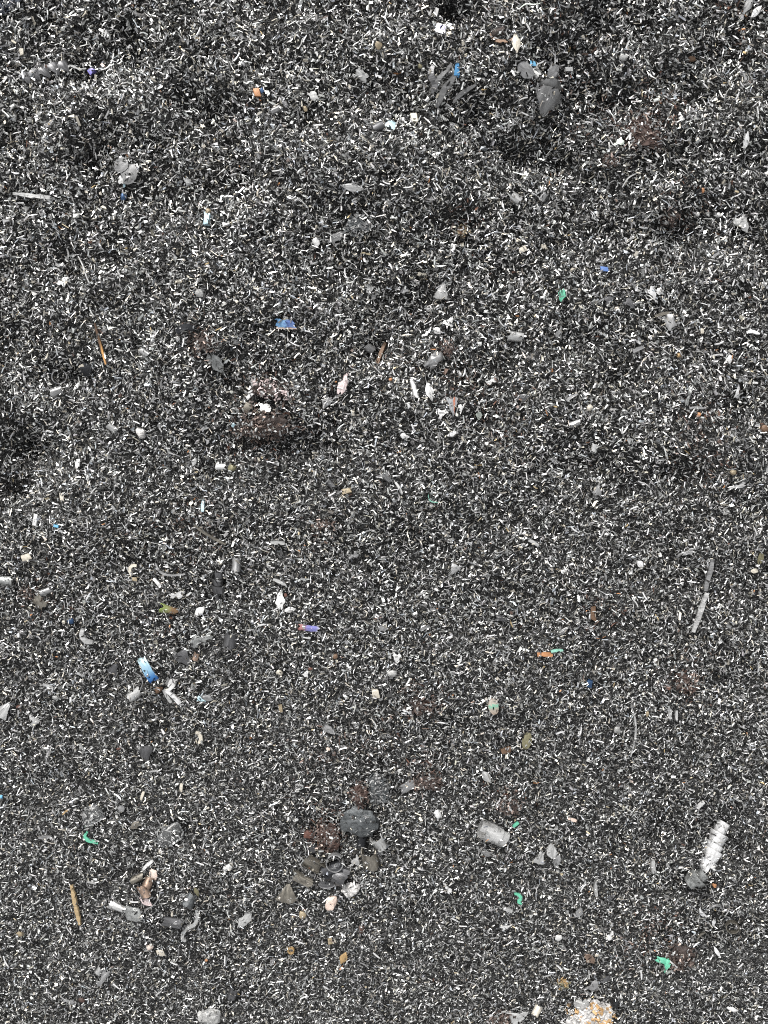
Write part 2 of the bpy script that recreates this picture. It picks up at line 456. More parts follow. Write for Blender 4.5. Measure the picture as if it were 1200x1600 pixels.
def grains(n, L, W, H, seed, size=(6.5, 2.0)):
    """small shavings stuck together in a low dome with a ragged outline"""
    r = np.random.default_rng(seed)
    ph = r.uniform(0, 6.28, 4)
    V = []; Fs = []
    for k in range(n):
        th = r.uniform(0, 6.28); q = math.sqrt(r.random()) * (1.05 if r.random() < .85 else 1.35)
        rag = 1 + .16 * math.sin(2 * th + ph[0]) + .13 * math.sin(3 * th + ph[1]) + .1 * math.sin(5 * th + ph[2])
        c = np.array([L / 2 * q * rag * math.cos(th), W / 2 * q * rag * math.sin(th), H * .62 * max(0, 1 - q * q) ** .6 + r.uniform(-1.5, 1.5)])
        l = size[0] * r.uniform(.45, 1.25); w = size[1] * r.uniform(.6, 1.4); t = w * .6; e = r.uniform(-.15, .15) * l
        B = np.array([[-l / 2, -w / 2, 0], [l / 2, -w / 2 * r.uniform(.4, 1) + e, 0], [l / 2, w / 2 + e, t * .3], [-l / 2, w / 2, 0],
                      [-l / 2, -w / 2, t], [l / 2, -w / 2 + e, t], [l / 2, w / 2 + e, t], [-l / 2, w / 2 * r.uniform(.4, 1), t]])
        R_ = np.array(Euler((r.normal(0, .6), r.normal(0, .4), r.uniform(0, 6.28))).to_matrix())
        base = 8 * k
        V.append(B @ R_.T + c)
        Fs += [tuple(base + q_ for q_ in f) for f in ((0, 3, 2, 1), (4, 5, 6, 7), (0, 1, 5, 4), (1, 2, 6, 5), (2, 3, 7, 6), (3, 0, 4, 7))]
    return np.concatenate(V), Fs

# ------------------------------------------------------------------ putting things on the heap
COVER_TOP = {}
COVER = {}                                               # 1.5-pixel cells that a thing covers -> its underside height
CELL = 1.5 * M
def _cover(V, Fs, mw):
    W_ = np.array([(mw @ Vector(v))[:] for v in V])
    for f in Fs:
        p = W_[list(f)]
        c = p.mean(0); ext = np.ptp(p[:, :2], axis=0).max()
        k = max(1, int(ext / CELL) + 1)
        tri = [p[0], p[1], p[2]] if len(f) == 3 else None
        for i in range(k + 1):
            for j in range(k + 1):
                a, b = i / k, j / k
                if tri:
                    if a + b > 1: continue
                    q = p[0] + (p[1] - p[0]) * a + (p[2] - p[0]) * b
                else:
                    q = (p[0] * (1 - a) + p[1 % len(f)] * a) * (1 - b) + (p[3 % len(f)] * (1 - a) + p[2 % len(f)] * a) * b
                key = (int(math.floor(q[0] / CELL)), int(math.floor(q[1] / CELL)))
                z = COVER.get(key)
                if z is None or q[2] < z: COVER[key] = q[2]
                z = COVER_TOP.get(key)
                if z is None or q[2] > z: COVER_TOP[key] = q[2]

def _mesh(name, V, Fs, s, material, smooth):
    me = bpy.data.meshes.new(name)
    me.from_pydata((np.asarray(V) * s).tolist(), [], [tuple(int(i) for i in f) for f in Fs])
    me.materials.append(MATS[material])
    if smooth:
        me.polygons.foreach_set('use_smooth', [True] * len(me.polygons))
        try: me.set_sharp_from_angle(angle=math.radians(38))
        except Exception: pass
    me.update()
    return me

def frame_at(px, py, rot, tx=0, ty=0, lift=0.0):
    x, y, h, s = at(px, py)
    e = 0.006
    nx = -(float(height(x + e, y)) - float(height(x - e, y))) / (2 * e)
    ny = -(float(height(x, y + e)) - float(height(x, y - e))) / (2 * e)
    nrm = Vector((nx * .6, ny * .6, 1)).normalized()
    q = Vector((0, 0, 1)).rotation_difference(nrm)
    mr = q.to_matrix().to_4x4() @ Euler((0, 0, math.radians(rot))).to_matrix().to_4x4() @ Euler((math.radians(tx), math.radians(ty), 0)).to_matrix().to_4x4()
    zlift = (-.2 + lift) * s
    # keep the thing on its pixel although it sits a little above the heap
    k = (CAM_D - h - zlift) / (CAM_D - h)
    return Matrix.Translation((x * k, y * k, h + zlift)) @ mr, s

USED = set()
def tagit(o, label, cat, group=None):
    o['label'] = label; o['category'] = cat
    if group: o['group'] = group

def put(name, cat, label, geo, material, x, y, rot=0, tx=0, ty=0, lift=0.0, smooth=True, group=None, cover=True):
    """a thing of one piece"""
    mw, s = frame_at(x, y, rot, tx, ty, lift)
    V, Fs = geo
    o = bpy.data.objects.new(name, _mesh(name, V, Fs, s, material, smooth))
    o.matrix_world = mw
    scene.collection.objects.link(o)
    tagit(o, label, cat, group)
    if cover: _cover(np.asarray(V) * s, Fs, mw)
    return o

def put_parts(name, cat, label, parts, x, y, rot=0, tx=0, ty=0, lift=0.0, group=None):
    """a thing of several parts: (part name, geo, material, (dx, dy, dz, rotz), smooth[, kind])"""
    mw, s = frame_at(x, y, rot, tx, ty, lift)
    root = bpy.data.objects.new(name, None); root.empty_display_size = 0.004
    root.matrix_world = mw
    scene.collection.objects.link(root)
    tagit(root, label, cat, group)
    made = []
    for p in parts:
        pn, (V, Fs), mt, (dx, dy, dz, rz), sm = p[:5]
        o = bpy.data.objects.new(pn, _mesh(pn, V, Fs, s, mt, sm))
        par = root
        loc = Matrix.Translation((dx * s, dy * s, dz * s)) @ Euler((0, 0, math.radians(rz))).to_matrix().to_4x4()
        if len(p) > 6 and p[6] is not None: par = made[p[6]]
        o.parent = par
        o.matrix_local = loc
        if len(p) > 5 and p[5]: o['kind'] = p[5]
        scene.collection.objects.link(o)
        full = mw @ (made[p[6]].matrix_local if par is not root else Matrix()) @ loc
        if not (len(p) > 5 and p[5] == 'stuff'): _cover(np.asarray(V) * s, Fs, full)
        made.append(o)
    return root

# ------------------------------------------------------------------ the pieces that stand out, each a thing of its own
def F(x, y, L, W, rot, shape, mt, label, cup=.3, bend=.06, name='metal_flake', cat='flake', thick=.9, tx=0, ty=0, lift=0, **k):
    return put(name, cat, label, flake(shape, L, W, cup * .45, bend * .8, thick, **k), mt, x, y, rot, tx, ty, lift)

def S(x, y, L, W, rot, mt, label, bend=.04, name='metal_splinter', cat='splinter', T=None, taper=.75, tx=0, ty=0, lift=0, wob=.05):
    return put(name, cat, label, stick(L, W, T, bend, taper, 0, wob), mt, x, y, rot, tx, ty, lift, smooth=False)

def B(x, y, L, W, H, rot, mt, label, name='chip', cat='chip', seed=None, tx=0, ty=0, lift=0):
    L, W, H = L * .86, W * .86, H * .7
    return put(name, cat, label, block(L, W, H, seed if seed is not None else int(x * 7 + y)), mt, x, y, rot, tx, ty, lift, smooth=True)

def R(x, y, L, W, H, rot, mt, label, name='pebble', cat='pebble', sub=2, amp=.3, p=2.6, lift=0):
    if sub < 3: L, W, H = L * .9, W * .9, H * .8
    return put(name, cat, label, rock(L, W, H, int(x + y * 3) % 997, sub, amp, p), mt, x, y, rot, 0, 0, lift, smooth=(sub < 3))

def C(x, y, L, D, rot, mt, label, arc=210, cone=1.0, name='metal_curl', cat='curl', tx=0, ty=None, lift=0, turn=0.0, skew=0.0, thick=1.0):
    return put(name, cat, label, roll(L, D, arc, cone, thick, skew=skew, turn=math.radians(turn)), mt, x, y, rot, tx, ((int(x * 13 + y * 7) % 37) - 18) if ty is None else ty, lift)

def P(pts, W, T, mt, label, edge=False, name='metal_strip', cat='strip', taper=.6, n=14, wob=.05, lift=3.4, zs=None, straight=False):
    cx = sum(p[0] for p in pts) / len(pts); cy = sum(p[1] for p in pts) / len(pts)
    q = [(p[0] - cx, cy - p[1], zs[i] if zs else 0) for i, p in enumerate(pts)]
    q = q if straight else smooth_path(q, n)
    return put(name, cat, label, sweep(q, W, T, edge, taper, wob), mt, cx, cy, 0, 0, 0, lift, smooth=False)

def CL(x, y, L, W, H, rot, label, core='rust_dark', gr='rust_grain', n=90, name='rust_clump', cat='clump', sub=3):
    """shavings caked together: a rough core (only in the thick clumps) under a ragged coat of grains"""
    sd = int(x * 3 + y) % 991
    m = int(L * W / 13) + 12
    parts = [('caked_grains', grains(int(m * .5), L, W, H, sd), gr, (0, 0, 0, 0), False, 'stuff'),
             ('dark_grains', grains(int(m * .45), L, W, H, sd + 1), core, (0, 0, 0, 0), False, 'stuff'),
             ('steel_grains', grains(int(m * .22), L, W, H, sd + 2), 'steel_pale', (0, 0, 0, 0), False, 'stuff')]
    if sub > 2: parts.append(('core', rock(L * .8, W * .8, H * .9, sd, 3, .5, 2.4, .25), core, (0, 0, 0, 0), False))
    return put_parts(name, cat, label, parts, x, y, rot)

# ---- top band
CL(4, 4, 84, 56, 12, 20, 'shadowed lump cut by the top left corner, its shade painted blue-black', 'blue_black', 'steel_black', name='shadowed_lump', cat='heap')  # blue-black colour stands in for the shadow in this corner
B(144, 112, 11, 10, 8, 40, 'purple', 'small violet plastic cube near the top left')
put_parts('sawtooth_coil', 'coil', 'dark grey sawtooth coil of five fan-shaped teeth, top left',
    [('coil_tooth', flake('fan', 22 + (k * 5) % 4, 22, .25, .08, 1), 'steel_dark', (-30 + 14 * k, -13 + 6.5 * k, .5 * k, 125 + (k * 23) % 17), True) for k in range(5)], 74, 116, 0)
P([(100, 108), (112, 104), (124, 108), (134, 106)], 4, 2, 'steel_pale', 'pale crumpled tail of slivers right of the sawtooth coil', wob=.3)
P([(158, 109), (168, 106), (175, 98), (179, 86)], 2.6, 1.8, 'steel_pale', 'thin curved sliver arching right of the violet cube')
put('metal_ring', 'ring', 'tiny flattened pale ring below the curved sliver, top left', ring(6, 3, 1.6, 330), 'steel_white', 173, 115, 20, 0, 0, 2)
put_parts('disc_curl', 'curl', 'pale grey curl of two overlapping round discs, upper left',
    [('disc', flake('oval', 25, 22,   .05, .03, 1.2), 'steel_grey', (-6, 8, 3, 30), True),
     ('disc', flake('oval', 32, 27, .07, .03, 1.2), 'steel_grey', (6, -6, 1, 60), True),
     ('tab', flake('quad', 12, 9, .1, .05, 1), 'steel_pale', (-7, -14, 1.5, 75), True)], 197, 267, 0)
B(194, 288, 4, 10, 3, 10, 'pale_blue', 'thin pale cyan chip below the overlapping discs')
R(193, 308, 12, 13, 8, 0, 'navy', 'dark navy crumb below the overlapping discs')
P([(19, 301), (36, 304), (54, 307), (72, 309), (88, 312)], 7, 4, 'steel_pale', 'long pale ribbed stick at the left edge, upper part', wob=.22, taper=.6, lift=1, zs=[-2, 1.5, 2.5, 1, -2], name='ribbed_stick', cat='stick')
P([(345, 318), (346, 307), (368, 309), (381, 292)], 4.2, 2.2, 'steel_pale', 'pale sharply bent strip like a tick mark, upper left centre', straight=True, taper=.9)
F(292, 283, 14, 11, -40, 'irr', 'steel_pale', 'small pale flake right of the overlapping discs')
put_parts('stub', 'stub', 'pale blue-grey stub with a tan head, below the tick-shaped strip',
    [('shaft', block(9, 18, 5, 3), 'pale_blue', (0, -6, 0, -10), True), ('head', rock(9, 9, 8, 4, 2), 'tan', (2, 7, 1, 0), True)], 324, 338, 0)
B(122, 190, 5, 15, 4, 20, 'cream', 'cream stick chip in the upper left field')
B(34, 82, 7, 12, 5, 10, 'cream', 'cream chip above the sawtooth coil')
put_parts('orange_chip', 'chip', 'bright orange chip with a dark blue fleck beside it',
    [('body', block(11, 11, 7, 5), 'orange', (0, 0, 0, 10), True), ('fleck', block(5, 6, 4, 6), 'navy', (7, 4, -1, 30), True)], 402, 146, 0)
put_parts('white_tag', 'tag', 'white tag with a violet ring printed on it, top centre',
    [('plate', block(18, 15, 3, 8, .1), 'tag_white', (0, 0, 3, -15), True),
     ('printed_ring', ring(3.6, .6, 1.6, 360, 24), 'tag_ink', (1.5, .5, 5.2, 0), True),
     ('tab', block(7, 8, 3, 9), 'tag_white', (12, 7, 3, -30), True)], 689, 47, 0)
R(592, 71, 12, 15, 9, 20, 'tan', 'small tan stone left of the white tag')
F(565, 117, 20, 13, -38, 'quad', 'steel_pale', 'pale tilted plate right of the orange chip, upper centre', tx=15)
F(490, 150, 14, 11, -55, 'quad', 'steel_pale', 'pale square plate right of the orange chip', tx=10)
R(477, 170, 10, 12, 6, 0, 'tan', 'tan crumb below the square plate, upper centre')
C(432, 172, 14, 9, 20, 'steel_mid', 'grey half-round curl below the orange chip')
F(444, 160, 20, 6, -55, 'quad', 'steel_dark', 'dark narrow flake right of the orange chip')
put('blue_stick', 'stick', 'saturated blue upright stick left of the grey three-lobed coil', block(7, 21, 5, 2), 'blue_plastic', 714, 110, -3)
P([(678, 104), (674, 118), (680, 134), (676, 146)], 12, 1.6, 'steel_dark', 'broad curved ribbon below the olive bead, top centre', taper=.5, zs=[3, 5, 3, 1])
P([(700, 112), (690, 120), (682, 130), (677, 140)], 8, 1.5, 'steel_grey', 'slanted ribbon in the ribbon nest, top centre', taper=.4, zs=[5, 5, 3, 1])
P([(712, 113), (704, 128), (694, 140), (686, 158), (683, 166)], 11, 1.6, 'steel_grey', 'longest wide ribbon of the nest beside the blue stick', taper=.4, zs=[4, 5, 5, 3, 1])
P([(708, 160), (716, 150), (728, 141), (742, 133)], 7, 1.6, 'steel_grey', 'curved strip below the blue stick', taper=.5, zs=[2, 4, 5, 4])
P([(706, 100), (700, 108), (699, 118)], 6, 1.5, 'steel_grey', 'short upright ribbon just left of the blue stick', taper=.5)
R(657, 104, 9, 10, 8, 0, 'olive', 'shiny olive bead left of the ribbon nest')
put('glossy_square', 'chip', 'pale ice-blue glossy square beside a dark curl', block(13, 12, 4, 12, .1), 'pale_blue', 611, 196, -28, 0, 0, 1.5)
C(591, 199, 18, 12, 30, 'steel_dark', 'dark curl left of the ice-blue square')
B(648, 184, 11, 17, 5, 4, 'cream', 'cream-white block right of the ice-blue square')
F(551, 293, 38, 12, -8, 'leaf', 'steel_pale', 'long pale spindle flake in the upper centre', cup=.5)
P([(766, 50), (772, 60), (783, 65), (797, 66), (803, 62)], 6, 1.8, 'brown', 'dark brown curved rim left of the cream almond', edge=False, taper=.4, name='curved_husk', cat='husk')
C(779, 52, 20, 14, 10, 'rust_dark', 'dark rusty curl above the brown rim', arc=150)
F(806, 68, 31, 14, 95, 'leaf', 'cream', 'cream almond-shaped husk, top right of centre', cup=.5, name='husk', cat='husk')
P([(812, 12), (822, 6), (834, 8), (846, 7)], 2, 1.6, 'grey_green', 'thin pale green hair near the top edge')
CL(560, 352, 40, 28, 10, 0, 'low ring-like hump of dark shavings in the upper centre', 'charcoal', 'steel_mid', 60)
CL(722, 362, 26, 16, 8, 20, 'brown and tan tuft of shavings in the upper right centre', 'brown', 'tan', 40, sub=2)
F(525, 371, 28, 13, 25, 'irr', 'steel_mid', 'grey crumpled flake above the blue heat-tinted plate')
F(494, 378, 11, 16, 5, 'irr', 'white_chip', 'white crystal-like flake left of the grey crumpled flake')
B(832, 100, 13, 8, 4, 6, 'sky_plastic', 'bright sky-blue chip resting on a grey dome flake', lift=6)
F(820, 110, 30, 22, -25, 'oval', 'steel_mid', 'grey dome flake under the sky-blue chip', cup=.6)
C(837, 116, 14, 11, -50, 'steel_pale', 'short pale curl right of the dome flake under the blue chip')
put_parts('lobed_coil', 'coil', 'large grey coil of three stacked fan lobes, upper right',
    [('coil_lobe', flake('leaf', 27, 19, .15, .1, 1.2), 'steel_mid', (6, 29, 4, 42), True),
     ('coil_lobe', flake('fan', 30, 62, .38, .08, 1.2), 'steel_grey', (1, 2, 5, 86), True),
     ('coil_lobe', flake('fan', 46, 62, .38, .06, 1.2), 'steel_grey', (-5, -19, 9, 74), True),
     ('coil_tip', flake('irr', 13, 10, .2, .1, 1), 'steel_pale', (-3, -33, 5, 30), True)], 853, 143, 0, -4, 0, 2)
B(889, 108, 13, 8, 5, 0, 'white_chip', 'white chip right of the large lobed coil')
CL(1003, 208, 46, 50, 14, 20, 'reddish brown clump of caked shavings, upper right', 'rust', 'rust_grain', 150)
CL(1020, 222, 30, 26, 9, 0, 'darker rust clump touching the reddish one, upper right', 'rust_dark', 'rust_grain', 70)
F(966, 223, 16, 14, 200, 'tri', 'grey_green', 'pale green-grey triangular flake left of the reddish clump')
F(1165, 220, 27, 9, 85, 'leaf', 'steel_white', 'white upright shard near the right edge, upper part', cup=.4)
F(1161, 353, 30, 24, -60, 'tri', 'steel_pale', 'pale triangular flake near the right edge, upper part', cup=.2)
R(1098, 297, 7, 11, 5, 0, 'orange', 'small orange crumb near the upper right edge')
R(1080, 92, 18, 10, 7, 0, 'brown', 'dark brown chip in the top right field')
F(1168, 8, 28, 13, 60, 'leaf', 'steel_pale', 'pale grey leaf flake cut by the top edge, right', cup=.4)
F(1181, 19, 24, 10, 50, 'leaf', 'steel_white', 'white pointed flake beside the top right corner', cup=.4)
P([(973, 292), (980, 280), (990, 273), (1004, 268)], 2.4, 1.8, 'steel_pale', 'curved hair below the reddish clump')
P([(1018, 288), (1024, 277), (1026, 268)], 3, 1.8, 'steel_pale', 'short curved hair right below the reddish clump')
R(1090, 335, 9, 9, 7, 0, 'white_chip', 'round white crumb, first of two near the upper right edge')
R(1122, 336, 10, 9, 7, 0, 'white_chip', 'round white crumb near the pale triangular flake, right')
B(817, 390, 13, 9, 5, 30, 'cream', 'cream chip in the upper right centre, lower of two')
B(849, 386, 10, 8, 5, 0, 'cream', 'cream chip in the upper right centre, right of its twin')
C(806, 309, 16, 12, -35, 'steel_pale', 'pale curl in the upper right centre')
put('metal_ring', 'ring', 'dark half-buried ring near the upper right edge', ring(12, 4, 1.4, 300), 'steel_dark', 1174, 252, 40, 0, 0, 2)
CL(1045, 342, 30, 22, 8, 0, 'dull dark red clump left of the pale triangular flake', 'rust_dark', 'rust_grain', 50, sub=2)
CL(955, 252, 26, 18, 7, 0, 'faint dark red clump left of the curved hairs', 'rust_dark', 'rust_grain', 36, sub=2)
C(848, 308, 12, 9, 60, 'steel_mid', 'small grey curl in the upper right centre')
R(975, 90, 16, 13, 8, 0, 'stone', 'light grey lump in the top right field')

# ---- upper middle band
P([(277, 520), (284, 514), (295, 512), (304, 514)], 11, 1.6, 'steel_black', 'blue-black arched flake left of the upper rust clump', taper=.7, zs=[1, 5, 5, 2], name='arched_flake', cat='flake')
CL(318, 536, 38, 30, 10, 60, 'rusty brown clump right of the blue-black arched flake', 'rust_dark', 'rust_grain', 80)
P([(150, 505), (154, 525), (159, 547), (164, 569)], 4.2, 2.4, 'needle_amber', 'brown needle with an amber lower end, left', name='brown_needle', cat='needle')
put_parts('disc_with_patch', 'disc', 'dark round disc with a straw-coloured patch, left',
    [('disc', flake('oval', 24, 22, .4, .05, 1.4), 'steel_black', (0, 0, 0, 0), True), ('patch', block(9, 12, 2, 4, .1), 'cream', (-4, 2, 4, 20), True)], 136, 577, 0)
put('metal_ring', 'ring', 'dark grey ring left of the disc with the straw patch', ring(11, 6, 1.8, 320), 'steel_dark', 93, 590, 100, 0, 0, 2)
C(89, 612, 18, 13, 20, 'steel_mid', 'pale grey curl below the dark ring, left')
F(120, 605, 18, 6, 60, 'leaf', 'steel_pale', 'pale spindle flake below the disc with the straw patch')
R(221, 677, 18, 19, 9, 0, 'white_stone', 'white crystalline lump in the left field', 'white_lump', 'lump', amp=.5)
B(122, 723, 10, 14, 5, 3, 'white_chip', 'white rectangular chip in the left field')
F(338, 568, 40, 20, -60, 'irr', 'steel_clear', 'crumpled translucent-looking grey flake below the rusty brown clump', cup=.4)
B(386, 638, 13, 18, 9, -35, 'steel_warm', 'straw-coloured short bar above the large rust lump', name='short_bar', cat='bar')
B(390, 618, 6, 14, 4, -45, 'white_chip', 'white short stick above the straw-coloured bar')
F(399, 597, 18, 15, 90, 'tri', 'steel_pale', 'pale triangular flake above the white short stick')
R(365, 664, 7, 10, 5, -30, 'pale_blue', 'small bluish crumb left of the large rust lump')
CL(412, 664, 84, 42, 18, 0, 'large low lump of rust-brown caked shavings, left centre', 'rust_dark', 'rust_grain', 260)
CL(420, 609, 62, 26, 12, -12, 'flat pinkish brown clump above the straw-coloured bar', 'rust_dark', 'pink', 120)
F(415, 638, 17, 13, -5, 'quad', 'steel_pale', 'pale square flake right of the straw-coloured bar', tx=-15)
F(98, 441, 14, 18, 10, 'irr', 'white_chip', 'white broken flake near the left edge')
F(95, 414, 12, 12, 0, 'irr', 'white_chip', 'small white flake above the white broken one, left')
P([(122, 400), (130, 415), (136, 432), (142, 444)], 2.6, 2, 'steel_pale', 'thin curved needle right of the white broken flake')
C(228, 551, 17, 10, -30, 'steel_mid', 'grey rod-like curl in the left centre field')
C(175, 668, 15, 10, -35, 'steel_pale', 'pale rod-like curl left of the white crystalline lump')
put('metal_ring', 'ring', 'thin hair ring left of the large rust lump', ring(13, 2, 1.5, 290), 'steel_dark', 300, 666, 0, 0, 0, 2)
S(318, 791, 17, 6, 88, 'pale_blue', 'pale blue stick in the left centre field', name='blue_stick', cat='stick')
B(97, 776, 8, 15, 5, 5, 'cream', 'cream stick chip below the white rectangular chip')
C(346, 729, 15, 9, 0, 'white_chip', 'white arched curl left of the olive crumb')
R(363, 731, 16, 14, 8, 0, 'olive', 'olive-brown crumb below the large rust lump')
S(139, 622, 34, 2, 0, 'steel_dark', 'thin straight dark wire in the left field', .01)
R(188, 618, 8, 9, 5, 0, 'rust', 'small rust crumb in the left field')
F(303, 722, 16, 8, 60, 'leaf', 'steel_pale', 'pale bent flake left of the white arched curl')
R(312, 458, 16, 14, 7, 0, 'stone', 'grey round crumb above the rusty brown clump')
F(280, 440, 14, 6, 0, 'leaf', 'steel_warm', 'yellowish leaf flake in the left centre field')

put_parts('heat_tinted_plate', 'plate', 'blue heat-tinted plate with an orange-white lower edge',
    [('plate', flake('quad', 28, 12, .1, .03, 1.6), 'heat_blue', (0, 1, 1.5, 0), True), ('edge', block(26, 3, 2, 4, .1), 'salmon', (2, -6, 1.5, 1), True)], 446, 506, -3)
F(691, 453, 30, 26, 260, 'fan', 'steel_pale', 'pale fan-shaped flake in the centre', cup=.25)
F(579, 452, 14, 12, 30, 'tri', 'steel_pale', 'pale small triangle left of the fan-shaped flake')
F(586, 464, 12, 9, 0, 'tri', 'steel_mid', 'grey small triangle below the pale one, centre')
F(698, 504, 18, 16, 180, 'tri', 'steel_pale', 'pale triangular flake below the fan-shaped flake', cup=.2)
F(683, 517, 16, 11, -40, 'leaf', 'steel_mid', 'grey leaf flake below the pale triangular flake, centre')
put('bright_curl', 'curl', 'bright mirror-like curved blade beside a rust ball', flake('quad', 30, 16, .5, .25, 1.2), 'steel_mid', 678, 563, 48)
CL(701, 543, 23, 25, 14, 0, 'small round rust ball at the end of the mirror-like blade', 'rust', 'rust_grain', 60, sub=2)
S(597, 553, 36, 7, 70, 'brown', 'dark brown slanted strip in the centre')
C(575, 543, 17, 12, -30, 'steel_mid', 'grey rolled curl left of the dark brown strip')
F(537, 599, 32, 16, 70, 'irr', 'pink', 'crumpled pinkish flake below the dark brown strip', cup=.4)
C(647, 609, 28, 10, 105, 'steel_pale', 'slim pale cone left of two pointed flakes, centre', arc=180, cone=.55)
F(671, 612, 30, 13, 105, 'leaf', 'steel_pale', 'tall pale pointed flake right of the slim cone', cup=.2)
F(707, 636, 28, 19, -88, 'tri', 'red_mark', 'grey triangle with a red streak across it', cup=.1, bend=.02)
F(693, 645, 16, 14, 10, 'tri', 'white_chip', 'white triangle left of the red-streaked one')
F(722, 635, 12, 12, 40, 'tri', 'white_chip', 'small white triangle right of the red-streaked one')
F(510, 629, 18, 14, 70, 'irr', 'steel_mid', 'grey folded flake left of the slim cone, centre')
R(610, 593, 7, 6, 5, 0, 'orange', 'orange crumb left of the slim cone')
C(605, 746, 16, 12, -50, 'steel_mid', 'grey cone curl in the centre field', cone=.4)
S(623, 763, 22, 5, -60, 'steel_pale', 'pale slanted stick below the grey cone curl')
B(541, 768, 16, 10, 5, 15, 'tan', 'dull tan bar in the centre field')
C(517, 756, 14, 9, -50, 'steel_dark', 'dark curl left of the dull tan bar')
P([(669, 770), (670, 779), (675, 784), (684, 785)], 1.8, 1.4, 'mint', 'fine green hair arc in the centre field', name='green_hair', cat='hair')
F(707, 678, 18, 8, 20, 'leaf', 'steel_white', 'white crescent flake below the red-streaked triangle')
R(631, 680, 12, 11, 7, 0, 'white_chip', 'white crumb left of the white crescent flake')
R(606, 790, 8, 6, 5, 0, 'rust_red', 'rust-red crumb in the centre field')
R(563, 405, 9, 7, 5, 0, 'brown', 'brown crumb above the small pale triangle, centre')
F(768, 596, 13, 16, 30, 'irr', 'steel_pale', 'pale flake right of the mirror-like blade')
F(748, 649, 10, 14, 0, 'leaf', 'grey_green', 'faint green-grey flake right of the small white triangle')
F(659, 428, 14, 7, 0, 'irr', 'cream', 'cream flake left of the fan-shaped flake')

B(944, 421, 13, 7, 4, -8, 'royal_blue', 'royal blue chip in the right upper field')
F(878, 461, 18, 12, 80, 'irr', 'green_plastic', 'pointed green plastic scrap in the right upper field', name='green_scrap', cat='scrap')
C(804, 525, 24, 16, -8, 'steel_pale', 'wide pale half-cone in the right centre', arc=190, cone=.75)
F(1021, 461, 26, 13, -62, 'tri', 'steel_white', 'bluish white triangular shard in the right upper field', cup=.1)
F(1031, 455, 11, 12, 0, 'irr', 'white_chip', 'white flake touching the bluish shard')
F(1047, 503, 22, 15, -70, 'quad', 'steel_mid', 'grey slab flake below the bluish shard', tx=12)
S(1034, 492, 22, 6, 14, 'steel_warm', 'brownish strip left of the grey slab flake')
F(985, 476, 20, 14, -50, 'tri', 'steel_dark', 'dark grey fan flake left of the bluish shard')
F(953, 467, 16, 13, 20, 'tri', 'steel_dark', 'dark grey fan flake below the royal blue chip')
F(874, 519, 16, 14, 70, 'tri', 'steel_mid', 'dim grey fan flake below the green scrap')
R(921, 637, 12, 12, 11, 0, 'cream', 'round cream bead in the right centre', 'bead', 'bead', amp=.1)
C(898, 661, 16, 9, 20, 'steel_mid', 'shiny grey-blue rod left of the round cream bead', arc=300)
S(893, 621, 20, 6, 35, 'steel_mid', 'grey slanted strip left of the round cream bead')
F(917, 616, 10, 9, 0, 'irr', 'white_chip', 'white chip flake above the round cream bead')
F(818, 621, 18, 12, 0, 'irr', 'steel_dark', 'dark grey flake right of the red-streaked triangle')
F(934, 765, 18, 17, 80, 'tri', 'steel_mid', 'grey fan flake in the right centre field')
C(929, 697, 12, 9, 80, 'white_chip', 'white arched chip below the shiny rod')
R(1060, 555, 10, 8, 6, 0, 'amber', 'amber crumb in the right field')
R(1092, 648, 8, 8, 7, 0, 'orange', 'orange bead in the right field', 'bead', 'bead')
S(1088, 638, 22, 5, 0, 'steel_mid', 'grey horizontal strip above the orange bead')
F(1137, 563, 13, 14, 30, 'irr', 'white_chip', 'white flake near the right edge, upper middle')
S(1117, 556, 24, 3, 10, 'steel_pale', 'pale needle pointing at the white flake, right')
F(1150, 760, 26, 14, 10, 'irr', 'steel_pale', 'pale jagged flake near the right edge, middle')
R(1194, 670, 16, 16, 10, 0, 'brown', 'brown pebble cut by the right edge')
P([(1166, 520), (1174, 518), (1186, 522)], 6, 3, 'steel_white', 'ribbed white strip near the right edge, upper middle', wob=.2)
R(1145, 738, 12, 10, 6, 0, 'tan', 'tan crumb above the pale jagged flake, right')
F(1152, 611, 20, 8, 85, 'tri', 'steel_white', 'white pointed shard in the right field, middle')
S(997, 546, 18, 7, 25, 'steel_mid', 'grey strip below the grey slab flake')
B(1097, 517, 6, 10, 4, 0, 'cream', 'cream chip right of the grey slab flake')
F(1076, 618, 30, 12, 75, 'irr', 'steel_clear', 'crinkled pale flake above the orange bead')

# ---- lower middle band
B(88, 822, 10, 6, 4, -10, 'sky_plastic', 'small bright blue chip in the left field, lower half')
P([(26, 906), (24, 892), (33, 880), (48, 875), (64, 877), (74, 884)], 6, 1.8, 'steel_dark', 'dark hoop standing on edge at the left', edge=True, taper=.8, n=20, name='metal_hoop', cat='hoop')
B(41, 870, 14, 11, 5, 25, 'cream', 'cream chip leaning on the dark hoop')
P([(206, 899), (203, 890), (207, 884), (214, 884)], 6, 3, 'cream', 'cream C-shaped curl in the left field', taper=.8, name='cream_curl', cat='curl')
B(211, 905, 11, 8, 6, -5, 'tan', 'tan chip under the cream C-shaped curl')
S(246, 911, 18, 6, -50, 'white_chip', 'white slanted stick right of the cream C-shaped curl')
F(275, 930, 18, 18, 0, 'irr', 'white_chip', 'white crystal scrap above the green and brown cone')
C(262, 951, 26, 15, -20, 'heat_green', 'green and brown cone-shaped curl, left', arc=170, cone=.7)
F(62, 940, 22, 20, -50, 'quad', 'steel_warm', 'bright folded square flake below the dark hoop', tx=18, cup=.5)
C(72, 923, 20, 10, 20, 'steel_mid', 'grey curl above the folded square flake, left')
R(111, 970, 13, 11, 9, 0, 'navy', 'dark blue bead in the left field', 'bead', 'bead', amp=.1)
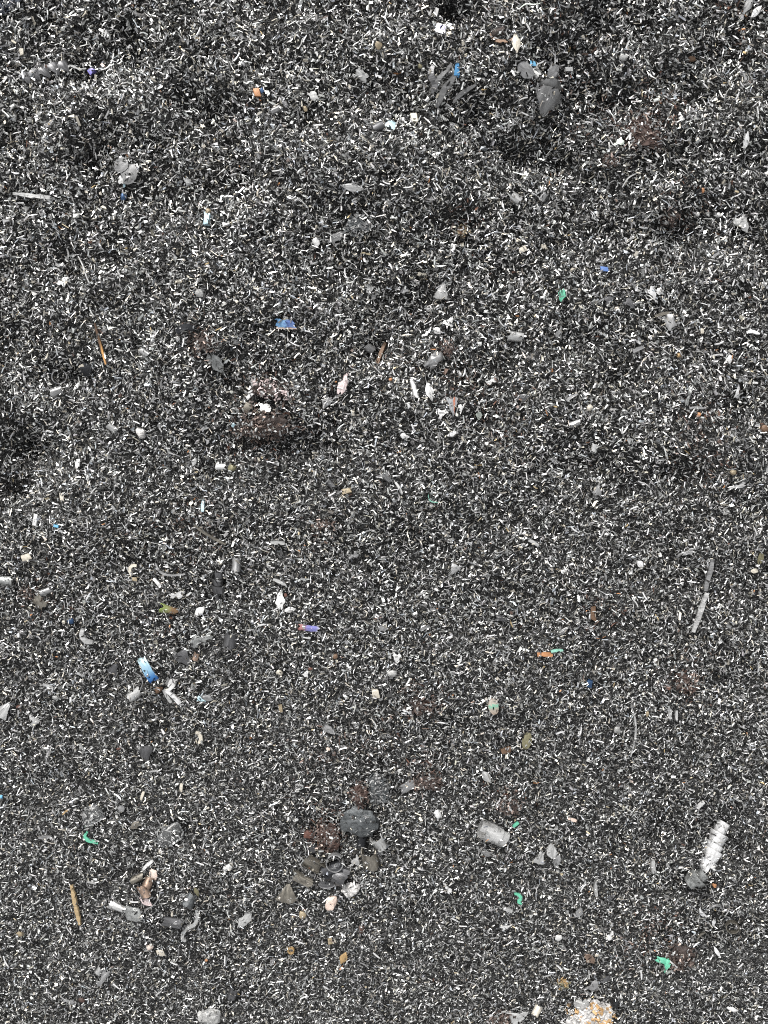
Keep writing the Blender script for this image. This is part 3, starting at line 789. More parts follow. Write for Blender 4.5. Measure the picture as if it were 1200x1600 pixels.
R(100, 972, 7, 7, 6, 0, 'cream', 'pale yellow bead touching the dark blue one', 'bead', 'bead', amp=.1)
P([(131, 982), (129, 992), (135, 1001), (146, 1003)], 9, 3, 'steel_pale', 'pale crescent below the dark blue bead', taper=.7, zs=[2, 2, 2, 2], name='crescent', cat='curl')
put('blue_mirror_strip', 'strip', 'shiny strip with a sky reflection painted from pale cyan to deep blue, lower left', flake('quad', 42, 15, .12, .10, 1.6, rough=.015), 'blue_mirror', 231, 1045, -63)
P([(210, 1050), (220, 1056), (223, 1066), (220, 1076)], 2, 1.5, 'steel_mid', 'thin arc left of the cyan and blue strip', edge=True)
C(212, 1083, 24, 13, 38, 'steel_pale', 'pale rod curl below the cyan and blue strip', arc=230)
R(248, 1077, 15, 14, 12, 0, 'brown', 'coppery brown nut-like lump below the cyan and blue strip', 'brown_lump', 'lump')
P([(262, 1070), (270, 1063), (271, 1070), (264, 1078)], 7, 2.5, 'white_chip', 'white hooked piece above the forked pale strip', taper=.8)
put_parts('forked_strip', 'strip', 'forked pale strip of two prongs, lower left',
    [('prong', stick(30, 8, 2.5, .03, .9), 'steel_white', (3, -1, 2, -47), False), ('prong', stick(24, 6, 2, -.03, .9), 'steel_pale', (-6, 0, 1, -62), False)], 268, 1087, 0)
F(316, 998, 34, 26, 20, 'irr', 'steel_clear', 'glossy faceted grey flake, lower left', cup=.6)
C(360, 998, 22, 20, 80, 'steel_dark', 'dark smooth half-tube right of the glossy faceted flake', arc=180)
F(289, 1030, 30, 30, 130, 'fan', 'steel_dark', 'dark fan flake left of the small copper curl', cup=.5)
C(306, 1026, 12, 8, 70, 'copper', 'small copper curl beside the dark fan flake')
F(315, 1093, 13, 10, -20, 'tri', 'pale_blue', 'pale blue scrap right of the forked strip')
F(325, 1090, 20, 10, -15, 'leaf', 'steel_mid', 'grey leaf flake right of the pale blue scrap')
F(8, 1107, 32, 26, 230, 'fan', 'steel_pale', 'pale fan flake at the left edge', cup=.3)
R(29, 1104, 7, 7, 5, 0, 'rust_red', 'red crumb beside the fan flake at the left edge')
F(51, 1123, 22, 16, -55, 'fan', 'steel_pale', 'smaller fan flake near the red crumb, left', cup=.3)
P([(306, 1143), (312, 1147), (314, 1156), (310, 1161)], 7, 3, 'cream', 'cream crescent husk, lower left', taper=.5, name='crescent', cat='husk')
F(228, 1178, 28, 30, 95, 'fan', 'steel_dark', 'wide dim fan flake left of the cream crescent husk', cup=.2)
F(180, 1043, 24, 18, 60, 'tri', 'steel_dark', 'dim triangular flake left of the cyan and blue strip')
P([(304, 820), (316, 829), (332, 840), (352, 851)], 5, 3, 'steel_warm', 'curved twig-like shaving in the left centre', wob=.12, name='twig', cat='twig')
C(369, 883, 20, 14, 85, 'steel_mid', 'upright grey curl below the twig-like shaving', arc=160)
put('metal_curl', 'curl', 'stack of three dim grey coil turns below the twig-like shaving', coil(46, 18, 3, .25, .2), 'steel_dark', 342, 912, 95)
P([(243, 880), (250, 893), (266, 899), (290, 897)], 4, 2, 'steel_mid', 'shallow arc shaving right of the cream C-shaped curl')
B(56, 812, 8, 17, 5, -8, 'white_chip', 'white upright stick chip near the left edge')
R(186, 1170, 8, 5, 4, 0, 'rust_red', 'dull red crumb left of the wide dim fan flake')
R(121, 900, 11, 10, 9, 0, 'stone', 'smooth grey pebble in the left field', amp=.1)
F(312, 955, 20, 12, 40, 'leaf', 'white_chip', 'white leaf flake right of the green and brown cone')
R(87, 1089, 11, 9, 8, 0, 'stone', 'smooth grey pebble above the smaller fan flake, left', amp=.1)
S(76, 1072, 18, 5, -22, 'steel_pale', 'pale needle above the grey pebble, left')
C(11, 906, 24, 16, 0, 'steel_clear', 'dull grey curl at the left edge beside the dark hoop', arc=160)
CL(44, 926, 34, 22, 8, 20, 'brown caked patch inside the dark hoop', 'rust_dark', 'rust_grain', 50, sub=2)

put('heat_tinted_strip', 'strip', 'violet-blue strip with a red-brown end, centre', flake('quad', 31, 9, .2, .06, 1.6, rough=.03), 'heat_purple', 482, 981, -8)
F(438, 938, 26, 15, 85, 'irr', 'white_chip', 'white upright flake in the left centre')
F(453, 953, 19, 9, 10, 'leaf', 'steel_pale', 'pale leaf flake below the white upright flake')
P([(427, 905), (437, 909), (447, 914)], 6, 3, 'steel_pale', 'pale strip above the white upright flake')
R(446, 930, 6, 7, 5, 0, 'rust_red', 'red crumb right of the white upright flake')
S(434, 848, 22, 7, -5, 'steel_pale', 'pale horizontal stick in the left centre')
F(552, 868, 16, 13, 30, 'irr', 'steel_mid', 'grey flake in the centre, right of the pale horizontal stick')
R(437, 1050, 12, 10, 7, -15, 'cream', 'cream nugget below the violet-blue strip')
F(600, 978, 16, 16, 60, 'tri', 'steel_mid', 'grey triangle right of the violet-blue strip')
F(664, 981, 14, 12, 20, 'irr', 'steel_mid', 'grey flake in the centre, right of the grey triangle')
R(613, 1053, 20, 14, 10, 20, 'stone', 'grey angular pebble in the lower centre')
B(586, 1083, 12, 16, 6, 10, 'cream', 'beige square block below the grey angular pebble')
F(771, 1103, 27, 16, 100, 'oval', 'opal', 'opal oval flake with a painted green glint, lower centre', cup=.5)
F(786, 967, 22, 13, -20, 'tri', 'steel_dark', 'dark wedge flake in the right centre')
B(439, 1107, 8, 12, 5, 10, 'tan', 'tan chip in the lower left centre')
F(637, 1111, 14, 11, -20, 'irr', 'white_chip', 'white flake right of the beige square block')
F(621, 1026, 12, 20, 20, 'irr', 'white_chip', 'white broken scrap above the grey angular pebble')
CL(660, 1103, 46, 26, 8, 0, 'faint brown patch of caked shavings, lower centre', 'rust_dark', 'rust_grain', 70, sub=2)
CL(506, 820, 30, 18, 8, 0, 'dark brown patch of caked shavings, centre', 'rust_dark', 'rust_grain', 44, sub=2)
F(709, 891, 20, 18, 60, 'fan', 'steel_mid', 'dim grey fan flake in the centre')
B(790, 1172, 18, 9, 6, 15, 'brown', 'brown bar in the lower right centre')
F(515, 1140, 20, 12, -35, 'irr', 'steel_mid', 'grey flake in the lower left centre')
F(479, 1052, 11, 11, 60, 'tri', 'white_chip', 'small white triangle right of the cream nugget')
R(485, 1045, 9, 6, 5, 0, 'rust_red', 'rust-red crumb on the small white triangle', lift=2)
R(524, 1025, 8, 10, 7, 0, 'brown', 'brown crumb below the violet-blue strip')
R(513, 1170, 8, 7, 6, 0, 'salmon', 'salmon crumb in the lower left centre')

P([(1112, 872), (1110, 890), (1106, 908), (1104, 924)], 8, 3, 'steel_mid', 'upper half of the long straight splinter, right', taper=.8, name='metal_splinter', cat='splinter')
P([(1104, 926), (1098, 944), (1092, 964), (1084, 988)], 9, 3, 'steel_pale', 'lower brighter half of the long straight splinter, right', taper=.7, name='metal_splinter', cat='splinter')
S(851, 1023, 24, 7, -3, 'orange', 'bright orange strip in the right centre', wob=.15, name='orange_strip', cat='strip')
S(870, 1017, 19, 5, 4, 'mint', 'mint green strip touching the orange one', name='green_strip', cat='strip')
B(921, 1068, 9, 12, 5, -20, 'navy', 'dark navy chip in the lower right field')
B(927, 958, 9, 24, 6, 0, 'brown', 'brown upright bar in the right centre')
F(823, 1157, 27, 15, 80, 'oval', 'olive', 'brown-olive oval flake in the lower right centre', cup=.4)
P([(984, 1100), (990, 1117), (993, 1138), (992, 1160), (987, 1185)], 3.4, 2, 'steel_pale', 'long gently curved hair in the lower right', n=18, taper=.4, name='metal_hair', cat='hair')
R(964, 1140, 12, 12, 10, 0, 'stone', 'smooth grey pebble left of the long curved hair', amp=.1)
R(1178, 892, 13, 8, 6, 10, 'cream', 'cream crumb near the right edge, middle')
F(1188, 872, 20, 9, 80, 'oval', 'olive', 'olive flake above the cream crumb, right edge')
F(1071, 864, 26, 12, 20, 'irr', 'steel_mid', 'grey flake left of the long straight splinter')
CL(1073, 1064, 40, 36, 8, 0, 'thin reddish patch of caked shavings, lower right', 'rust', 'rust_grain', 70, sub=2)
S(1047, 1115, 16, 6, 95, 'steel_pale', 'pale stick, left one of a standing pair, lower right')
S(1057, 1117, 16, 5, 92, 'steel_pale', 'pale stick, right one of a standing pair, lower right')
S(833, 848, 18, 6, -30, 'steel_pale', 'pale slanted stick in the right centre')
P([(933, 845), (940, 836), (945, 827), (952, 834)], 2.4, 1.8, 'steel_pale', 'fork of thin needles in the right centre')
R(1011, 1115, 7, 11, 5, 0, 'tan', 'tan crumb right of the long curved hair')
F(1000, 881, 14, 10, -45, 'leaf', 'steel_white', 'white leaf flake in the right centre')
F(880, 986, 22, 7, 40, 'leaf', 'steel_mid', 'grey narrow flake left of the brown upright bar')

# ---- bottom band
P([(137, 1299), (133, 1306), (138, 1313), (146, 1315), (153, 1318)], 6, 2.2, 'green_plastic', 'green hooked plastic scrap, lower left', taper=.45, name='green_scrap', cat='scrap')
for (gx, gy, gl, gw, gh, gs, gt) in ((266, 1304, 42, 36, 15, 71, 'clear glassy dome with trapped glints, lower left'), (143, 1274, 34, 28, 11, 77, 'fainter glassy lump above the green hooked scrap')):
    put_parts('glass_lump', 'lump', gt, [('body', rock(gl, gw, gh, gs, 3, .25), 'glassy', (0, 0, 0, 0), True),
                                         ('caked_grains', grains(60, gl * .9, gw * .9, gh * 1.15, gs, (5, 1.5)), 'steel_pale', (0, 0, 0, 0), False, 'stuff')], gx, gy, 20)
S(232, 1351, 21, 6, 42, 'white_chip', 'white short stick above the copper curls', T=3)
C(216, 1371, 20, 11, 28, 'steel_warm', 'straw-coloured tube left of the copper curls', arc=250)
F(240, 1366, 18, 13, 110, 'irr', 'salmon', 'salmon flake at the top of the copper curls')
C(231, 1378, 16, 13, 70, 'copper', 'copper cup-shaped curl, middle of the copper group')
C(226, 1392, 20, 16, 120, 'copper', 'brownish copper curl, lower in the copper group', arc=160)
F(228, 1408, 24, 11, -35, 'leaf', 'pink', 'pinkish white husk at the foot of the copper curls', cup=.5, name='husk', cat='husk')
P([(252, 1388), (248, 1402), (240, 1414), (226, 1421)], 2.2, 1.6, 'steel_mid', 'thin arc sweeping below the pinkish husk', edge=True)
C(184, 1415, 24, 14, -22, 'steel_pale', 'pale cone curl left of the pinkish husk', arc=190, cone=.6)
F(207, 1426, 34, 24, -30, 'irr', 'steel_clear', 'dark glossy crumpled flake below the pinkish husk', cup=.5)
C(296, 1405, 20, 20, 60, 'charcoal', 'dark grey shell-like cup, lower left', arc=200, cone=.6)
F(307, 1392, 18, 7, -70, 'leaf', 'olive', 'olive leaf flake beside the dark grey cup')
P([(307, 1418), (309, 1430), (304, 1444), (294, 1449), (286, 1458), (285, 1468), (290, 1471)], 6, 2.6, 'steel_pale', 'grey S-shaped strip below the dark grey cup', n=24, taper=.8)
F(383, 1436, 32, 16, 50, 'irr', 'steel_pale', 'pale rolled shard in the lower left centre', cup=.5)
C(269, 1438, 28, 16, -15, 'steel_dark', 'dark half-tube left of the S-shaped strip', arc=170)
P([(114, 1380), (117, 1400), (120, 1422), (124, 1446)], 7.5, 4, 'wood', 'splinter of brown wood standing upright, lower left', taper=.6, wob=.16, lift=1, zs=[2, 1.5, 0, -2], name='wood_splinter', cat='splinter')
R(234, 1480, 13, 12, 8, 0, 'salmon', 'salmon pebble below the copper curls')
F(251, 1488, 16, 11, -35, 'leaf', 'cream', 'cream leaf-shaped flake beside the salmon pebble')
F(161, 1528, 28, 20, 60, 'irr', 'steel_mid', 'twisted grey flake near the bottom left')
C(156, 1514, 14, 9, 60, 'steel_pale', 'pale cone tip above the twisted grey flake')
R(32, 1459, 14, 11, 7, 20, 'tan', 'yellowish pebble near the bottom left edge')
F(106, 1563, 20, 14, -20, 'irr', 'steel_mid', 'pale dull flake near the bottom left')
R(128, 1562, 13, 9, 6, -20, 'rust', 'rust-brown chip right of the pale dull flake, bottom left')
R(328, 1587, 38, 26, 14, 0, 'stone', 'grey rough stone at the bottom edge, left', 'stone', 'stone', 3)
B(355, 1355, 14, 8, 6, 30, 'white_chip', 'white chip right of the clear glassy dome')
B(283, 1230, 6, 13, 4, -5, 'cream', 'cream stick above the clear glassy dome')
S(223, 1243, 14, 5, 70, 'cream', 'cream slanted stick left of the clear glassy dome')
B(2, 1245, 5, 7, 4, 0, 'sky_plastic', 'blue speck cut by the left edge')
S(104, 1268, 15, 3, 38, 'amber', 'short amber needle above the green hooked scrap')
C(365, 1548, 20, 15, 70, 'steel_dark', 'dark round curl near the bottom, left centre')
S(71, 1308, 20, 5, 4, 'steel_mid', 'grey flat strip left of the green hooked scrap')
R(322, 1500, 6, 5, 4, 0, 'orange', 'orange speck right of the cream leaf-shaped flake')
F(211, 1289, 18, 10, 40, 'leaf', 'steel_warm', 'brownish curved flake left of the clear glassy dome')
F(190, 1263, 10, 12, 0, 'oval', 'steel_mid', 'small grey oval flake right of the fainter glassy lump')

put('charcoal_lump', 'lump', 'charcoal-grey rough lump beside the round rust ball, bottom centre', rock(60, 46, 24, 31, 4, .35), 'charcoal', 562, 1280, -12, smooth=False)
CL(511, 1305, 50, 54, 26, 0, 'large round rust ball, bottom centre', 'rust', 'rust_grain', 300)
R(481, 1302, 18, 16, 10, 0, 'rust_red', 'small red rust nub left of the large rust ball', 'rust_nub', 'clump')
CL(562, 1240, 28, 36, 18, -10, 'rust lump with a pink glint above the charcoal lump', 'rust', 'rust_grain', 110)
CL(592, 1232, 36, 52, 12, 0, 'grey heap of caked shavings right of the upper rust lump', 'charcoal', 'steel_grey', 130)
CL(668, 1222, 42, 26, 12, 0, 'brown caked clump right of the grey ridged plate', 'rust_dark', 'rust_grain', 90)
F(637, 1228, 24, 15, 35, 'quad', 'steel_mid', 'grey ridged plate left of the brown caked clump', tx=10)
put('rolled_tube', 'tube', 'large pale rolled tube with a dark open end, lower right centre', coil(52, 28, 3.4, .03, .07, .1, 1.2, 20, .42, .012), 'steel_pale', 768, 1301, -28, 0, 9, 2)
R(683, 1272, 13, 19, 9, 0, 'white_chip', 'white pebble left of the large rolled tube')
F(760, 1213, 24, 13, -55, 'leaf', 'steel_pale', 'pale shard above the large rolled tube', cup=.5)
C(592, 1313, 22, 20, -65, 'steel_pale', 'pale split tube right of the large rust ball', arc=240, ty=22, lift=2)
C(566, 1313, 18, 14, 80, 'steel_black', 'black bent curl below the charcoal lump', arc=170)
B(488, 1326, 11, 21, 4, -2, 'steel_dark', 'dark rectangular plate below the large rust ball', ty=20)
C(577, 1338, 28, 26, 100, 'steel_warm', 'brown-grey barrel curl right of the spiral tube', arc=270, ty=-28, lift=3)
put_parts('spiral_tube', 'tube', 'dark spiral tube seen end-on, filled with shavings, bottom centre',
    [('outer_turn', ring(13, 11, 1.8, 340, 30, 40), 'steel_mid', (0, 4, 5, 0), True), ('inner_turn', ring(8.5, 9, 1.5, 300, 24, 200), 'steel_dark', (0, 4, 5, 0), True), ('flared_skirt', roll(30, 24, 170, 1.2), 'steel_black', (-4, -10, -2, 20), True),
     ('outer_skirt', roll(22, 30, 150, 1.1), 'steel_dark', (8, -16, -4, -20), True)], 524, 1348, 0)
C(490, 1352, 30, 24, -35, 'steel_warm', 'half-open straw-grey curl left of the spiral tube', arc=190, turn=150, ty=12, lift=3)
C(472, 1373, 30, 20, -30, 'steel_warm', 'dull straw-grey plate curl above the big fan flake', arc=110, turn=40)
F(449, 1393, 34, 38, -95, 'fan', 'steel_warm', 'big fan flake with a pale sheen, bottom centre left', cup=.35)
R(441, 1402, 13, 9, 6, -20, 'white_chip', 'white chip under the big fan flake')
F(510, 1382, 26, 12, 0, 'oval', 'steel_dark', 'dark oval cup below the spiral tube', cup=-.4)
F(555, 1345, 12, 24, 15, 'irr', 'steel_pale', 'pale upright flake between spiral tube and barrel curl')
R(518, 1411, 18, 25, 8, -25, 'salmon', 'white and salmon stone below the spiral tube', 'stone', 'stone', 3)
R(549, 1388, 31, 24, 9, 30, 'white_stone', 'white stone with a pinkish end, bottom centre', 'stone', 'stone', 3)
R(473, 1428, 13, 15, 9, 0, 'tan', 'tan stone below the big fan flake')
put('metal_ring', 'ring', 'small amber loop near the bottom, left centre', ring(4.5, 4, 2.4, 330), 'amber', 455, 1484, 0, 0, 0, 2)
B(516, 1470, 7, 13, 5, 10, 'tan', 'tan stick chip above the amber leaf')
F(537, 1496, 20, 12, 65, 'leaf', 'amber', 'amber leaf-shaped flake near the bottom centre', cup=.5)
R(565, 1452, 11, 14, 8, 0, 'rust', 'rust-brown crumb below the white stone')
F(699, 1387, 19, 11, -55, 'irr', 'white_chip', 'white tapered flake in the bottom centre')
F(792, 1447, 18, 10, 25, 'tri', 'white_chip', 'white triangular flake left of the bright green scrap')
S(793, 1421, 15, 6, -20, 'steel_pale', 'pale stick left of the bright green scrap')
CL(783, 1590, 36, 24, 10, 0, 'rust-brown clump at the bottom edge, right of centre', 'rust_dark', 'rust_grain', 70, sub=2)
CL(797, 1258, 30, 34, 10, 0, 'brown caked clump right of the large rolled tube', 'rust_dark', 'rust_grain', 70, sub=2)
F(757, 1331, 22, 12, -25, 'irr', 'steel_mid', 'grey streaked flake below the large rolled tube')
S(600, 1395, 22, 3, 90, 'steel_black', 'black upright needle right of the white stone')

put('white_coil', 'coil', 'bright white ribbed coil, lower right', coil(86, 29, 8.5, .2, .24, .1, 1.0, 18, .4, .05), 'steel_white', 1115, 1320, 66)
put('clear_coil_end', 'coil', 'dull glassy coil end below the bright white coil', coil(36, 34, 2.4, .2, .2, .3, 1.2, 16, .3), 'steel_clear', 1088, 1366, 50)
P([(803, 1396), (809, 1397), (814, 1403), (810, 1409), (815, 1412)], 5.5, 2.2, 'green_plastic', 'bright green crumpled scrap in the lower right centre', taper=.5, name='green_scrap', cat='scrap')
S(806, 1288, 11, 5, 40, 'green_plastic', 'tiny green scrap right of the large rolled tube', name='green_scrap', cat='scrap')
F(844, 1338, 24, 20, 255, 'fan', 'steel_pale', 'pale fan flake, left one of three in the lower right', cup=.25)
F(862, 1330, 24, 18, 270, 'irr', 'steel_pale', 'pale broad flake, middle one of three in the lower right', cup=.25)
F(870, 1345, 22, 12, 75, 'leaf', 'steel_mid', 'grey pointed flake, right one of three in the lower right', cup=.25)
put_parts('green_scrap', 'scrap', 'mint-green arrow-shaped plastic scrap, bottom right',
    [('blade', flake('quad', 20, 9, .2, .1, 1.4), 'green_plastic', (-3, 4, 2, -15), True), ('tip', flake('tri', 18, 13, .2, .1, 1.4), 'green_plastic', (3, -4, 2.5, -115), True)], 1037, 1503, 0, 0, 0, 2)
P([(1036, 1515), (1042, 1519), (1047, 1517)], 5, 2, 'grey_green', 'pale curled end below the arrow-shaped green scrap')
CL(1060, 1495, 46, 40, 14, 10, 'dark brown caked clump beside the arrow-shaped green scrap', 'rust_dark', 'rust_grain', 130)
P([(1092, 1418), (1097, 1428), (1105, 1433)], 6, 2, 'steel_white', 'white sickle-shaped sliver left of the small rings, bottom right', taper=.3)
P([(1109, 1418), (1116, 1413), (1124, 1414), (1129, 1422)], 5, 1.6, 'steel_mid', 'thin arch above the white drop, bottom right', edge=True)
F(1115, 1440, 17, 6, 85, 'leaf', 'steel_white', 'white drop-shaped sliver between arch and ring, bottom right')
put('metal_ring', 'ring', 'shiny standing ring in the bottom right', ring(9.5, 7, 1.6, 350), 'steel_warm', 1144, 1446, 0, 0, 0, 2)
put('metal_ring', 'ring', 'dim broken ring above the sickle-shaped sliver', ring(11, 4, 1.4, 220, 20, 20), 'steel_dark', 1104, 1408, 0, 0, 0, 2)
P([(1088, 1470), (1094, 1460), (1102, 1456)], 3.4, 2, 'steel_warm', 'straw-coloured bent sliver left of the standing ring')
CL(881, 1535, 16, 18, 9, 0, 'mustard-yellow crumb above the lichen-spotted stone', 'olive', 'amber', 30, sub=2)
F(924, 1541, 22, 20, 200, 'tri', 'steel_mid', 'grey triangular flake above the lichen-spotted stone')
put_parts('lichen_stone', 'stone', 'white stone with orange lichen spots cut by the bottom edge',
    [('stone', rock(66, 58, 17, 55, 4, .45), 'white_stone', (0, 0, -2, 0), False), ('chalky_grains', grains(150, 74, 66, 14, 57, (7, 3)), 'white_stone', (0, 0, 0, 0), False, 'stuff'), ('rusty_grains', grains(60, 70, 60, 15, 59, (6, 3)), 'lichen', (6, 2, 0, 0), False, 'stuff')] +
    [('lichen_patch', rock(l * .9, w * .9, 5, 60 + k, 2, .5), 'lichen', (dx, dy, dz * .6, 20 * k), False) for k, (l, w, dx, dy, dz) in enumerate(
        ((12, 16, -10, 28, 5), (12, 14, 1, 22, 8), (18, 16, 12, 12, 9), (26, 18, 22, -6, 8), (14, 9, -22, 14, 6), (18, 12, 26, -22, 5)))]
    + [('grey_crust', rock(26, 22, 8, 70, 2, .4), 'stone', (-14, 24, 4, 0), False)], 922, 1590, 0)
F(813, 1587, 34, 26, 205, 'fan', 'steel_pale', 'pale fan flake at the bottom edge, right of centre', cup=.2)
C(838, 1578, 15, 11, 60, 'cream', 'cream rolled scrap right of the fan flake at the bottom edge')
F(953, 1461, 16, 12, 60, 'irr', 'white_chip', 'white flake in the lower right, above the brown chip')
F(905, 1425, 16, 12, 70, 'leaf', 'steel_mid', 'grey leaf flake in the lower right field')
F(953, 1403, 16, 13, 45, 'irr', 'steel_dark', 'dark grey flake left of the dull glassy coil end')
F(921, 1497, 20, 14, -40, 'irr', 'copper', 'brown copper-tinted chip above the grey triangular flake')
S(1020, 1353, 20, 8, 95, 'steel_pale', 'pale upright stick left of the bright white coil')
S(1044, 1354, 14, 4, -60, 'steel_pale', 'pale slanted needle left of the bright white coil')
S(894, 1281, 14, 5, -12, 'salmon', 'salmon-tipped stick in the lower right field')
S(931, 1388, 24, 6, 95, 'steel_pale', 'pale upright stick in the lower right field')
R(1116, 1383, 8, 9, 6, 0, 'orange', 'small orange crumb below the bright white coil')
F(1120, 1487, 20, 6, -60, 'leaf', 'steel_white', 'white curved sliver below the standing ring')
F(1144, 1576, 18, 7, -15, 'leaf', 'white_chip', 'white leaf sliver near the bottom right corner')
F(946, 1530, 16, 10, 40, 'irr', 'steel_dark', 'dark rounded flake right of the grey triangular flake')
R(872, 1464, 13, 11, 7, 0, 'white_chip', 'white pebble above the mustard-yellow crumb')
C(960, 1563, 16, 12, 90, 'steel_black', 'black round curl above the bottom edge, right')
S(1094, 1257, 15, 6, 45, 'white_chip', 'white stick above the bright white coil')

# ------------------------------------------------------------------ the longest plain slivers, one object each (nothing tells them apart)
def loose_slivers(n):
    kinds = []
    r = random.Random(5)
    for k in range(14):
        V, Fs = stick(1.0, r.uniform(.12, .2), r.uniform(.08, .13), r.uniform(-.1, .1), r.uniform(.35, .9), 0, .06, 5)
        me = bpy.data.meshes.new('steel_sliver')
        me.from_pydata(V.tolist(), [], Fs); me.materials.append(MATS[('steel_white', 'steel_pale', 'steel_white', 'steel_mid')[k % 4]])
        kinds.append(me)
    done = 0
    while done < n:
        px, py = r.uniform(8, 1192), r.uniform(8, 1592)
        x, y, h, s = at(px, py)
        if any((int(math.floor(x / CELL)) + i, int(math.floor(y / CELL)) + j) in COVER for i in (-4, 0, 4) for j in (-4, 0, 4)): continue
        o = bpy.data.objects.new('steel_sliver', r.choice(kinds))
        L = r.uniform(9.5, 15) * s
        o.scale = (L, L, L)
        o.rotation_euler = (r.gauss(0, .4), r.gauss(0, .15), r.uniform(0, 6.28))
        k = (CAM_D - h - .0012) / (CAM_D - h)
        o.location = (x * k, y * k, h + .0012)
        tagit(o, 'loose steel sliver, one of the longer plain needles on the heap', 'sliver', 'longer loose steel slivers')
        scene.collection.objects.link(o)
        done += 1
loose_slivers(300)

# ------------------------------------------------------------------ the loose shavings: far too many to count
RUSTY = [(1003, 208, 34, .55), (1045, 345, 30, .3), (955, 250, 24, .25), (320, 535, 24, .5), (412, 662, 46, .4), (420, 610, 34, .35),
         (510, 1305, 34, .35), (1073, 1062, 34, .4), (660, 1100, 34, .25), (722, 362, 20, .6), (1070, 650, 40, .3), (1085, 730, 34, .3),
         (60, 930, 34, .3), (505, 820, 20, .4), (668, 1222, 26, .6), (797, 1262, 26, .5), (1058, 1495, 26, .7), (590, 1170, 30, .25),
         (300, 830, 40, .2), (700, 30, 40, .15), (850, 60, 40, .25), (1130, 60, 60, .15), (905, 190, 60, .15), (720, 600, 30, .3),
         (500, 1190, 40, .2), (1030, 1540, 40, .25), (230, 990, 30, .2), (770, 660, 40, .2), (620, 560, 16, .2), (940, 960, 30, .25)]

_GRID = {}
def _grid():
    if not _GRID and COVER:
        keys = np.array(list(COVER.keys())); ox, oy = keys.min(0) - 1
        shp = tuple(keys.max(0) - keys.min(0) + 3)
        lo = np.full(shp, np.inf); hi = np.full(shp, -np.inf)
        lo[keys[:, 0] - ox, keys[:, 1] - oy] = list(COVER.values())
        hi[keys[:, 0] - ox, keys[:, 1] - oy] = [COVER_TOP[k] for k in COVER]
        c = np.isfinite(lo)
        inner = c.copy()                                   # cells inside a thing's outline, its rim left out
        inner[1:-1, 1:-1] = c[1:-1, 1:-1] & c[:-2, 1:-1] & c[2:, 1:-1] & c[1:-1, :-2] & c[1:-1, 2:]
        _GRID.update(lo=lo, hi=hi, inner=inner, c=c, ox=ox, oy=oy)
    return _GRID

def lower_under_things(x, y, Z, on_top):
    """shavings under a thing sink below it; a few lie on top of it"""
    g = _grid(); Z = Z.copy()
    if not g: return Z
    kx = np.floor(x / CELL).astype(int) - g['ox']; ky = np.floor(y / CELL).astype(int) - g['oy']
    ok = (kx >= 0) & (ky >= 0) & (kx < g['c'].shape[0]) & (ky < g['c'].shape[1])
    kx = np.where(ok, kx, 0); ky = np.where(ok, ky, 0)
    n = len(x)
    cov = ok & g['c'][kx, ky]
    rim = cov & ~g['inner'][kx, ky]
    top = cov & (rng.random(n) < np.where(rim, on_top * 2.4, on_top))
    near = np.zeros(n, bool)
    cd = g['c'].copy(); cd[1:-1, 1:-1] = g['c'][1:-1, 1:-1] | g['c'][:-2, 1:-1] | g['c'][2:, 1:-1] | g['c'][1:-1, :-2] | g['c'][1:-1, 2:]
    near = ok & cd[kx, ky] & ~cov & (rng.random(n) < .7)
    Z[near] -= 0.0009
    sink = cov & ~top & (Z > g['lo'][kx, ky] - 0.0010)
    Z[sink] = g['lo'][kx[sink], ky[sink]] - 0.0010 - rng.random(sink.sum()) * 0.001
    Z[top] = g['hi'][kx[top], ky[top]] + rng.uniform(-.0002, .0004, top.sum())
    return Z

def scatter(n, margin):
    y = rng.uniform(-1, 1, n * 3)
    y = y[rng.random(n * 3) < (.86 / coarse(y * .27)) ** 2][:n]         # finer, so more of them, at the foot
    y = np.concatenate([y, rng.uniform(-1, 1, n - len(y))])
    k = 1 - .17 * y * FRAME_W * 2 / 3 / CAM_D                 # the foot of the heap lies farther off: a wider strip of it
    return rng.uniform(-1, 1, n) * (FRAME_W / 2 * margin + .006) * k, y * (FRAME_W * 2 / 3 * margin + .006) * k

def coarse(y):
    """shavings are a little coarser up the slope"""
    return 1.0 + .5 * np.clip(y, -.27, .27)

def colours(n, x, y, dark_share):
    g = rng.random(n)
    val = np.where(g < dark_share, rng.uniform(.006, .04, n), np.where(g < .84, rng.uniform(.2, .52, n), rng.uniform(.52, .86, n)))
    c = np.stack([val, val, val], 1) * (1 + rng.normal(0, .012, (n, 3)))
    c *= np.array([1.0, 1.0, .985])
    warm = rng.random(n) < .12
    c[warm] *= np.array([1.06, .99, .86])
    cool = rng.random(n) < .05
    c[cool] *= np.array([.92, .98, 1.07])
    metal = np.where(val > .6, .65, .84)
    rough = rng.uniform(.22, .5, n)
    # a few brass, straw and rusted bits anywhere, more of them in the rusty spots
    p = np.full(n, .004)
    for (px, py, r, k) in RUSTY:
        wx, wy = (px - 600) * M, (800 - py) * M
        p = p + .6 * k * np.exp(-(((x - wx) ** 2 + (y - wy) ** 2) / (r * M) ** 2))
    ru = rng.random(n) < p
    m = ru.sum()
    base = np.array([[.075, .045, .035], [.05, .033, .026], [.15, .105, .085], [.1, .05, .035], [.27, .22, .2]])[rng.integers(0, 5, m)]
    c[ru] = base * rng.uniform(.6, 1.3, (m, 1)); metal[ru] = rng.choice([.1, .7], m); rough[ru] = .5
    st = rng.random(n) < .002
    m = st.sum()
    c[st] = np.array([[.5, .38, .2], [.62, .53, .36], [.45, .22, .1]])[rng.integers(0, 3, m)]; metal[st] = .3
    return np.concatenate([np.clip(c, .005, .97), metal[:, None]], 1), rough

